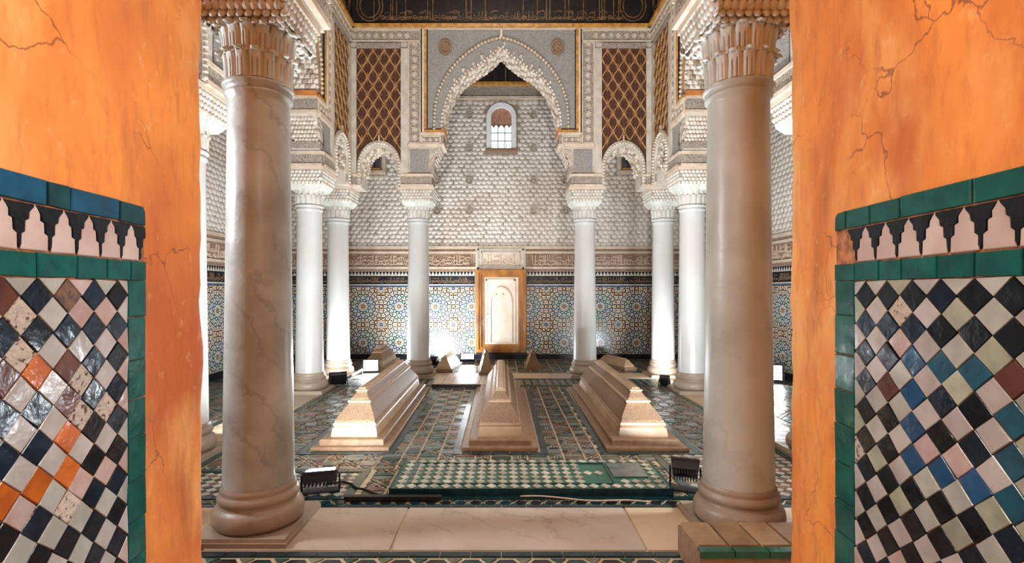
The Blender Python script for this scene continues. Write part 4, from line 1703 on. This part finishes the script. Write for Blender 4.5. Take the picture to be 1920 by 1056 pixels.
# ------------------------------------------------------------------ raised threshold at the lower right
t = thing('tiled_step', 'low tiled step with a row of tan tiles before the great right column', 'step', (.945, 2.44, 0))
b = MB()
b.box((0, 0, 0), (1.2, .30, .155), 'stone_step')
b.obj('core', t)
for k in range(7):
    bb = MB()
    bb.frustum((.012 + .155 * k, .045), (.155 * (k + 1), .295), .155, (.016 + .155 * k, .049), (.155 * (k + 1) - .004, .291), .172, 'tan_tile')
    bb.obj('tan_tile', t)
for k in range(7):
    bb = MB()
    bb.box((.003 + .165 * k, -.012, .135), (.165 * (k + 1) - .003, .038, .168), 'floor_emerald')
    bb.obj('green_tile', t)
b = MB()
for k in range(16):
    b.prism([(.02 + .075 * k, .03), (.055 + .075 * k, .08), (.09 + .075 * k, .03), (.055 + .075 * k, .0)], XZ, 0, .006, 'floor_white' if k % 2 else 'floor_black')
b.obj('face_tiles', t, kind='stuff')

# ------------------------------------------------------------------ floodlights, cables
def floodlight(label, x, y, rz, tilt, w=.24, h=.17, power=0, z=0.0, color=(.86, .94, 1.0), spread=150, lit=True, target=None):
    """black housing on a bracket; the LED face looks along local -Y tilted up by tilt"""
    t = thing('floodlight', label, 'floodlight', (x, y, z + .006), rz, 'floodlights on the floor')
    ct, st = cos(tilt), sin(tilt)

    def R(p):
        px, py, pz = p
        return (px, py * ct + pz * st, -py * st + pz * ct + h * .62)
    b = MB()
    b.box((-w / 2, -.025, -h / 2), (w / 2, .035, h / 2), 'black_metal')
    for k in range(9):
        xx = -w / 2 + .012 + (w - .024) * k / 8
        b.box((xx - .004, .035, -h / 2 + .015), (xx + .004, .065, h / 2 - .015), 'black_metal')
    for a, c in (((-w / 2 - .008, -.04, -h / 2 - .008), (w / 2 + .008, -.025, -h / 2 + .012)), ((-w / 2 - .008, -.04, h / 2 - .012), (w / 2 + .008, -.025, h / 2 + .008)),
                 ((-w / 2 - .008, -.04, -h / 2), (-w / 2 + .012, -.025, h / 2)), ((w / 2 - .012, -.04, -h / 2), (w / 2 + .008, -.025, h / 2))):
        b.box(a, c, 'black_metal')
    b.v = [R(p) for p in b.v]
    b.obj('housing', t)
    if lit:
        b = MB()
        for i in range(7):
            for j in range(4):
                xx, zz = -w / 2 + w * (i + .5) / 7, -h / 2 + h * (j + .5) / 4
                b.box((xx - w * .058, -.031, zz - h * .095), (xx + w * .058, -.024, zz + h * .095), 'led_face')
        b.v = [R(p) for p in b.v]
        b.obj('led_panel', t, label='glowing white diode panel')
    b = MB()
    for s in (-1, 1):
        b.box((s * (w / 2 + .016) - .006, -.012, 0), (s * (w / 2 + .016) + .006, .014, h * .68), 'black_metal')
    b.box((-w / 2 - .022, -.04, -.004), (w / 2 + .022, .05, .006), 'black_metal')
    b.obj('bracket', t)
    if power:
        n = Vector((0, -1, 0))
        n = Vector((0, -ct, st))
        n.rotate(Matrix.Rotation(rz, 3, 'Z'))
        p = Vector((x, y, z + .006 + h * .62)) + n * .05
        l = lamp('floodlight_lamp', p, p + n if target is None else target, power, color, (w * .9, h * .9), spread)
    return t


up = radians(55)
floodlight('black floodlight beside the foot of the great left column, diodes facing up', -1.27, 3.60, pi + .25, radians(79), .22, .17, 110, spread=140, target=(-1.2, 5.2, 2.35))
floodlight('black floodlight on its bracket left of the foot of the great right column', 1.30, 3.62, pi - .35, radians(58), .17, .24, 90, spread=135)
floodlight('black floodlight beside the foot of the left side column', -2.43, 7.62, pi + .5, radians(20), .24, .17, 24, target=(-2.75, 8.6, 1.2))
floodlight('glowing floodlight beside the back left corner column', -2.26, 8.86, .30, radians(10), .26, .20, 36)
floodlight('glowing floodlight standing at the back wall, left of the niche', -.67, 10.12, .05, radians(48), .27, .16, 46)
floodlight('small floodlight half hidden by the back left column', -1.30, 9.75, 2.9, radians(35), .20, .14, 45, target=(-1.2, 10.7, .75))
floodlight('black floodlight between left jamb and great left column', -2.45, 4.95, pi, radians(25), .24, .19, 38, target=(-4.2, 7.2, 1.8))
floodlight('black floodlight between great right column and right jamb', 2.38, 5.08, pi, radians(25), .24, .19, 24, target=(4.2, 7.2, 1.8))
floodlight('small dark floodlight left of the right side column', 2.44, 7.66, pi - .5, radians(20), .13, .12, 20, target=(2.7, 8.5, .9))
floodlight('glowing floodlight beyond the great right column at the right jamb', 4.22, 7.9, -.5, radians(15), .22, .24, 14)

t = thing('cable_duct', 'dark sloping bar leading from side column to the glowing floodlight', 'duct', (0, 0, 0))
b = MB()
b.tube([(-2.40, 7.74, .07), (-2.38, 8.2, .07), (-2.37, 8.72, .08)], .022, 'black_metal', 6)
b.obj('bar', t)
b = MB()
for y in (7.78, 8.68):
    b.box((-2.43, y - .02, 0), (-2.35, y + .02, .07), 'black_metal')
b.obj('foot', t)
b = MB()
pts = []
for k in range(25):
    q = k / 24
    x, y = Pt(975 + 240 * q, 0, 3.47 - .06 * q)[0], 3.47 - .10 * q + .018 * sin(q * 9)
    pts.append((x, y, .016))
b.tube(pts, .006, 'white_cable', 8)
o = b.obj('white_cable', None)
o['label'] = 'thin cream cable lying before the green and white slab'; o['category'] = 'cable'; o['kind'] = 'thing'
b = MB()
pts = [(-1.26, 3.68, .02), (-1.16, 3.74, .015), (-1.08, 3.70, .013), (-1.02, 3.62, .013), (-.96, 3.60, .013), (-.90, 3.55, .013), (-.8, 3.47, .013), (-.5, 3.46, .013)]
fine = []
for p, q in zip(pts[:-1], pts[1:]):
    for k in range(4):
        fine.append(tuple(p[i] + (q[i] - p[i]) * k / 4 for i in range(3)))
b.tube(fine, .009, 'black_cable', 8)
o = b.obj('black_cable', None)
o['label'] = 'black cable running from the left floodlight across the checkered tiles'; o['category'] = 'cable'; o['kind'] = 'thing'
b = MB()
b.box((-1.05, 3.415, .006), (-.40, 3.455, .035), 'black_metal')
o = b.obj('cable_cover', None)
o['label'] = 'black flat cable cover lying left of the green and white slab'; o['category'] = 'cable cover'; o['kind'] = 'thing'

# ------------------------------------------------------------------ passage: orange jambs with tile dado
def jamb(side):
    """side -1 left, +1 right. The reveal runs from behind the camera to the opening edge."""
    if side < 0:
        Y0, X0, sl, YE = .85, .979 * .85, .072, 1.52
    else:
        Y0, X0, sl, YE = .83, 1.0208 * .83, .0575, 1.596
    xf = lambda y: side * (X0 + sl * (y - Y0))
    ZT_ = 2.75
    nz = 60
    ys = [-1.0, -.3, .2, .5, .8, 1.0, 1.2, 1.3, 1.4, 1.46, YE - .03, YE - .012, YE]
    R = random.Random(11 + side)
    wob = [0.0]
    for k in range(nz):
        wob.append(wob[-1] * .82 + R.uniform(-.0026, .0026))
    b = MB()
    v, f = [], []
    for k in range(nz + 1):
        z = ZT_ * k / nz
        for i, y in enumerate(ys):
            # rounded, hand-trowelled arris
            d = 0.0
            if i == len(ys) - 1:
                d = .016
            elif i == len(ys) - 2:
                d = .006
            elif i == len(ys) - 3:
                d = .001
            w_ = wob[k] * (1 if i > len(ys) - 5 else .3)
            v.append((xf(y) + side * d - side * w_, y + (wob[k] if i > len(ys) - 4 else 0), z))
        # return face of the wall end, going outwards
        v.append((side * 4.9, YE + .02, z))
        v.append((side * 4.9, -1.0, z))
    n = len(ys) + 2
    for k in range(nz):
        for i in range(n):
            j = (i + 1) % n
            f.append((k * n + i, k * n + j, (k + 1) * n + j, (k + 1) * n + i))
    b.add(v, f, 'orange_plaster', True)
    b.sm = [True] * len(b.f)
    o = b.obj('wall_passage_left' if side < 0 else 'wall_passage_right', None, None, 'structure',
              'orange plastered passage wall on the %s with zellij tile dado' % ('left' if side < 0 else 'right'))
    # frame on the reveal: a = y along the wall, b = z, c = out of the wall
    ln = sqrt(1 + sl * sl)
    nx, ny = -side / ln, side * sl * side / ln

    def FR(a, z, c):
        return (xf(a) + nx * c, a + (sl / ln) * c, z)
    ye_t = Y0 * 1.442 if side < 0 else Y0 * 1.606      # outer edge of the tile field
    yi = 1.159 if side < 0 else 1.250                  # inner edge of the upright green band
    za, zb, zc, zd = 1.604, 1.556, 1.472, 1.427
    g = MB()
    g.prism([(.05, .30), (ye_t, .30), (ye_t, zb), (ye_t - .01, za - .003), (.05, za - .003)], FR, -.01, .0035, 'grout')
    g.obj('grout_bed', o)
    Rr = random.Random(5 + side)

    def tile(pts, m, name, c0=.002, h=.007, tilt=.012, wob_=.0012, label=None):
        cx = sum(p[0] for p in pts) / len(pts)
        cz = sum(p[1] for p in pts) / len(pts)
        q = [(p[0] + Rr.uniform(-wob_, wob_), p[1] + Rr.uniform(-wob_, wob_)) for p in pts]
        tx, tz = Rr.uniform(-tilt, tilt), Rr.uniform(-tilt, tilt)
        ox, oy, oz = FR(cx, cz, 0)

        def fr2(a, z, c):
            x, y, zz = FR(a, z, c + ((a - cx) * tx + (z - cz) * tz if c > .004 else 0))
            return (x - ox, y - oy, zz - oz)
        bb = MB()
        bb.prism(q, fr2, c0 - .004, c0 + h * .8, m)
        bb.prism(inset(q, .998), fr2, c0 + h * .8, c0 + h, m, top=inset(q, .955))
        return bb.obj(name, o, (ox, oy, oz), label=label)

    # top border
    if side < 0:
        cuts = [(ye_t, 'glaze_teal'), (None, None)]
        xs = [267, 218, 124, 80, 0]
        t2y = lambda px: .907 / ((VX - px) / F - .072) * Y0
        cols = ['glaze_teal', 'glaze_petrol', 'glaze_teal', 'glaze_petrol']
        extra = [.80, .68, .56, .45]
    else:
        xs = [1575, 1592, 1637, 1694, 1832, 1920]
        t2y = lambda px: .9633 / ((px - VX) / F - .0575) * Y0
        cols = ['glaze_green', 'glaze_green', 'glaze_green', 'glaze_green', 'glaze_green']
        extra = [.72, .6, .48]
    yy = [t2y(x) for x in xs]
    yy[0] = ye_t
    yy = yy[:-1] + extra if side > 0 else yy[:-1] + [yy[-1] - .03] + extra[1:]
    for k in range(len(yy) - 1):
        a1, a0 = yy[k], yy[k + 1]
        m = cols[k] if k < len(cols) else cols[k % len(cols)]
        pts = [(a0 + .002, zb + .003), (a1 - .002, zb + .003), (a1 - .002, za), (a0 + .002, za)]
        if k == 0:
            pts = [(a0 + .002, zb + .003), (a1 - .002, zb + .003), (a1 - .002, za - .012), (a1 - .012, za - .002), (a0 + .002, za)]
        tile(pts, m, 'border_tile', tilt=.006)
    # merlon row
    pit = .0655 if side < 0 else .069
    y_first = 1.418 * Y0 if side < 0 else 1.247
    hh = zb - zc
    k = 0
    while True:
        c = y_first - pit * k
        if c < .45:
            break
        w = pit / 2
        # white merlon sits between two dark ones
        cw = c - w
        W = [(-.94, 0), (.94, 0), (.94, .10), (.62, .16), (.60, .46), (.40, .50), (.38, .74), (.30, .78), (.16, .92), (0, 1.0), (-.16, .92), (-.30, .78), (-.38, .74), (-.40, .50), (-.60, .46), (-.62, .16), (-.94, .10)]
        W = [(-.90, .0), (.90, .0), (.88, .34), (.62, .38), (.60, .62), (.36, .66), (.34, .80), (.14, .92), (0, .98), (-.14, .92), (-.34, .80), (-.36, .66), (-.60, .62), (-.62, .38), (-.88, .34)]
        tile([(cw + a * w, zc + .002 + b_ * hh) for a, b_ in W], 'merlon_white', 'white_merlon', wob_=.0008, tilt=.004, h=.005)
        B = [(-.10, .12), (0, .06), (.10, .12), (.10, .34), (.32, .40), (.34, .64), (.58, .68), (.62, .82), (.92, .95), (.96, .99), (-.96, .99), (-.92, .95), (-.62, .82), (-.58, .68), (-.34, .64), (-.32, .40), (-.10, .34)]
        pts = [(c + a * w, zc + b_ * hh) for a, b_ in B]
        pts = [(min(p[0], ye_t - .001), p[1]) for p in pts]
        tile(pts, 'glaze_black', 'dark_merlon', wob_=.0008, tilt=.004, h=.006)
        k += 1
    # green band under the merlons
    y = ye_t
    L = [.055, .078, .085, .095, .085, .09, .09, .09, .09] if side < 0 else [.083, .085, .072, .095, .085, .09, .09, .09]
    for k, l in enumerate(L):
        tile([(y - l + .0012, zd + .001), (y - .0012, zd + .001), (y - .0012, zc - .001), (y - l + .0012, zc - .001)], 'glaze_green', 'border_tile', tilt=.006)
        y -= l
        if y < .5:
            break
    # upright green band
    z = zd
    k = 0
    while z > .5:
        l = [.085, .10, .09, .088, .10, .094][k % 6]
        tile([(yi + .001, z - l + .001), (ye_t - .001 + Rr.uniform(-.002, .002), z - l + .001), (ye_t - .001, z - .001), (yi + .001, z - .001)], 'glaze_green', 'border_tile', tilt=.02)
        z -= l
        k += 1
    # lozenges
    if side < 0:
        pw, ph, c0 = .070, .0677, 1.124
        over = {(60, 698): 'glaze_orange', (118, 822): 'glaze_orange', (118, 887): 'glaze_orange', (62, 906): 'glaze_orange', (10, 925): 'glaze_orange',
                (115, 547): 'worn_brown', (118, 690): 'glaze_brown', (122, 750): 'glaze_brown', (10, 545): 'glaze_brown', (8, 700): 'glaze_brown', (30, 590): 'worn_tile', (30, 660): 'worn_tile',
                (190, 760): 'worn_tile', (118, 945): 'worn_tile'}
    else:
        pw, ph, c0 = .074, .068, 1.209
        over = {(1724, 690): 'glaze_blue', (1780, 698): 'glaze_steel', (1840, 710): 'glaze_steel', (1724, 755): 'glaze_blue', (1725, 820): 'glaze_blue', (1722, 883): 'glaze_blue',
                (1776, 910): 'glaze_blue', (1838, 935): 'glaze_blue', (1905, 885): 'glaze_steel', (1905, 955): 'glaze_steel', (1905, 720): 'glaze_brown', (1905, 800): 'glaze_steel',
                (1680, 745): 'glaze_brown', (1778, 950): 'glaze_black'}

    def scr(y_, z_):
        return (VX + xf(y_) / y_ * F, VY - (z_ - H) / y_ * F)
    hits = {}
    cells = []
    z_top = zd - .0005
    for j in range(0, 27):
        zc_ = z_top - ph / 2 * j
        for i in range(-1, 9):
            yc = c0 - pw * i - (pw / 2 if j % 2 == 0 else 0)
            if yc < .50 or zc_ < .50:
                continue
            cells.append((j, i, yc, zc_))
    for key, m in over.items():
        best = min(cells, key=lambda c: (scr(c[2], c[3])[0] - key[0]) ** 2 + (scr(c[2], c[3])[1] - key[1]) ** 2)
        hits[best[:2]] = m
    for j, i, yc, zc_ in cells:
        q = .485
        P = [(yc - pw * q, zc_), (yc, zc_ - ph * q), (yc + pw * q, zc_), (yc, zc_ + ph * q)]
        if zc_ + ph * .3 > zd:
            P = [(yc - pw * q, zc_ - .001), (yc, zc_ - ph * q), (yc + pw * q, zc_ - .001)]
        if yc + pw * .3 > yi:
            if yc - pw * .4 > yi:
                continue
            P = clip(P, yi - .001, 0, 1, 0)
        if len(P) < 3:
            continue
        if (j, i) in hits:
            m = hits[(j, i)]
        elif j % 2 == 0:
            m = Rr.choice(['glaze_cream', 'glaze_cream', 'glaze_grey', 'glaze_pink', 'glaze_grey', 'glaze_sage' if side > 0 else 'glaze_cream'])
            if Rr.random() < .03:
                m = 'worn_tile'
        else:
            m = Rr.choice(['glaze_black', 'glaze_black', 'glaze_navy']) if side > 0 else Rr.choice(['glaze_navy', 'glaze_navy', 'glaze_black'])
        tile(P, m, 'lozenge_tile', tilt=.035, wob_=.0016)
    return o


jamb(-1)
jamb(1)
# wall over the passage and its roof
b = MB()
b.box((-4.9, 1.52, 2.75), (4.9, 1.80, ROOF), 'orange_plaster')
b.obj('wall_front', None, None, 'structure', 'wall above the passage opening')
b = MB()
b.box((-4.9, -1.0, 2.75), (4.9, 1.52, 2.95), 'orange_plaster')
b.obj('ceiling_passage', None, None, 'structure')
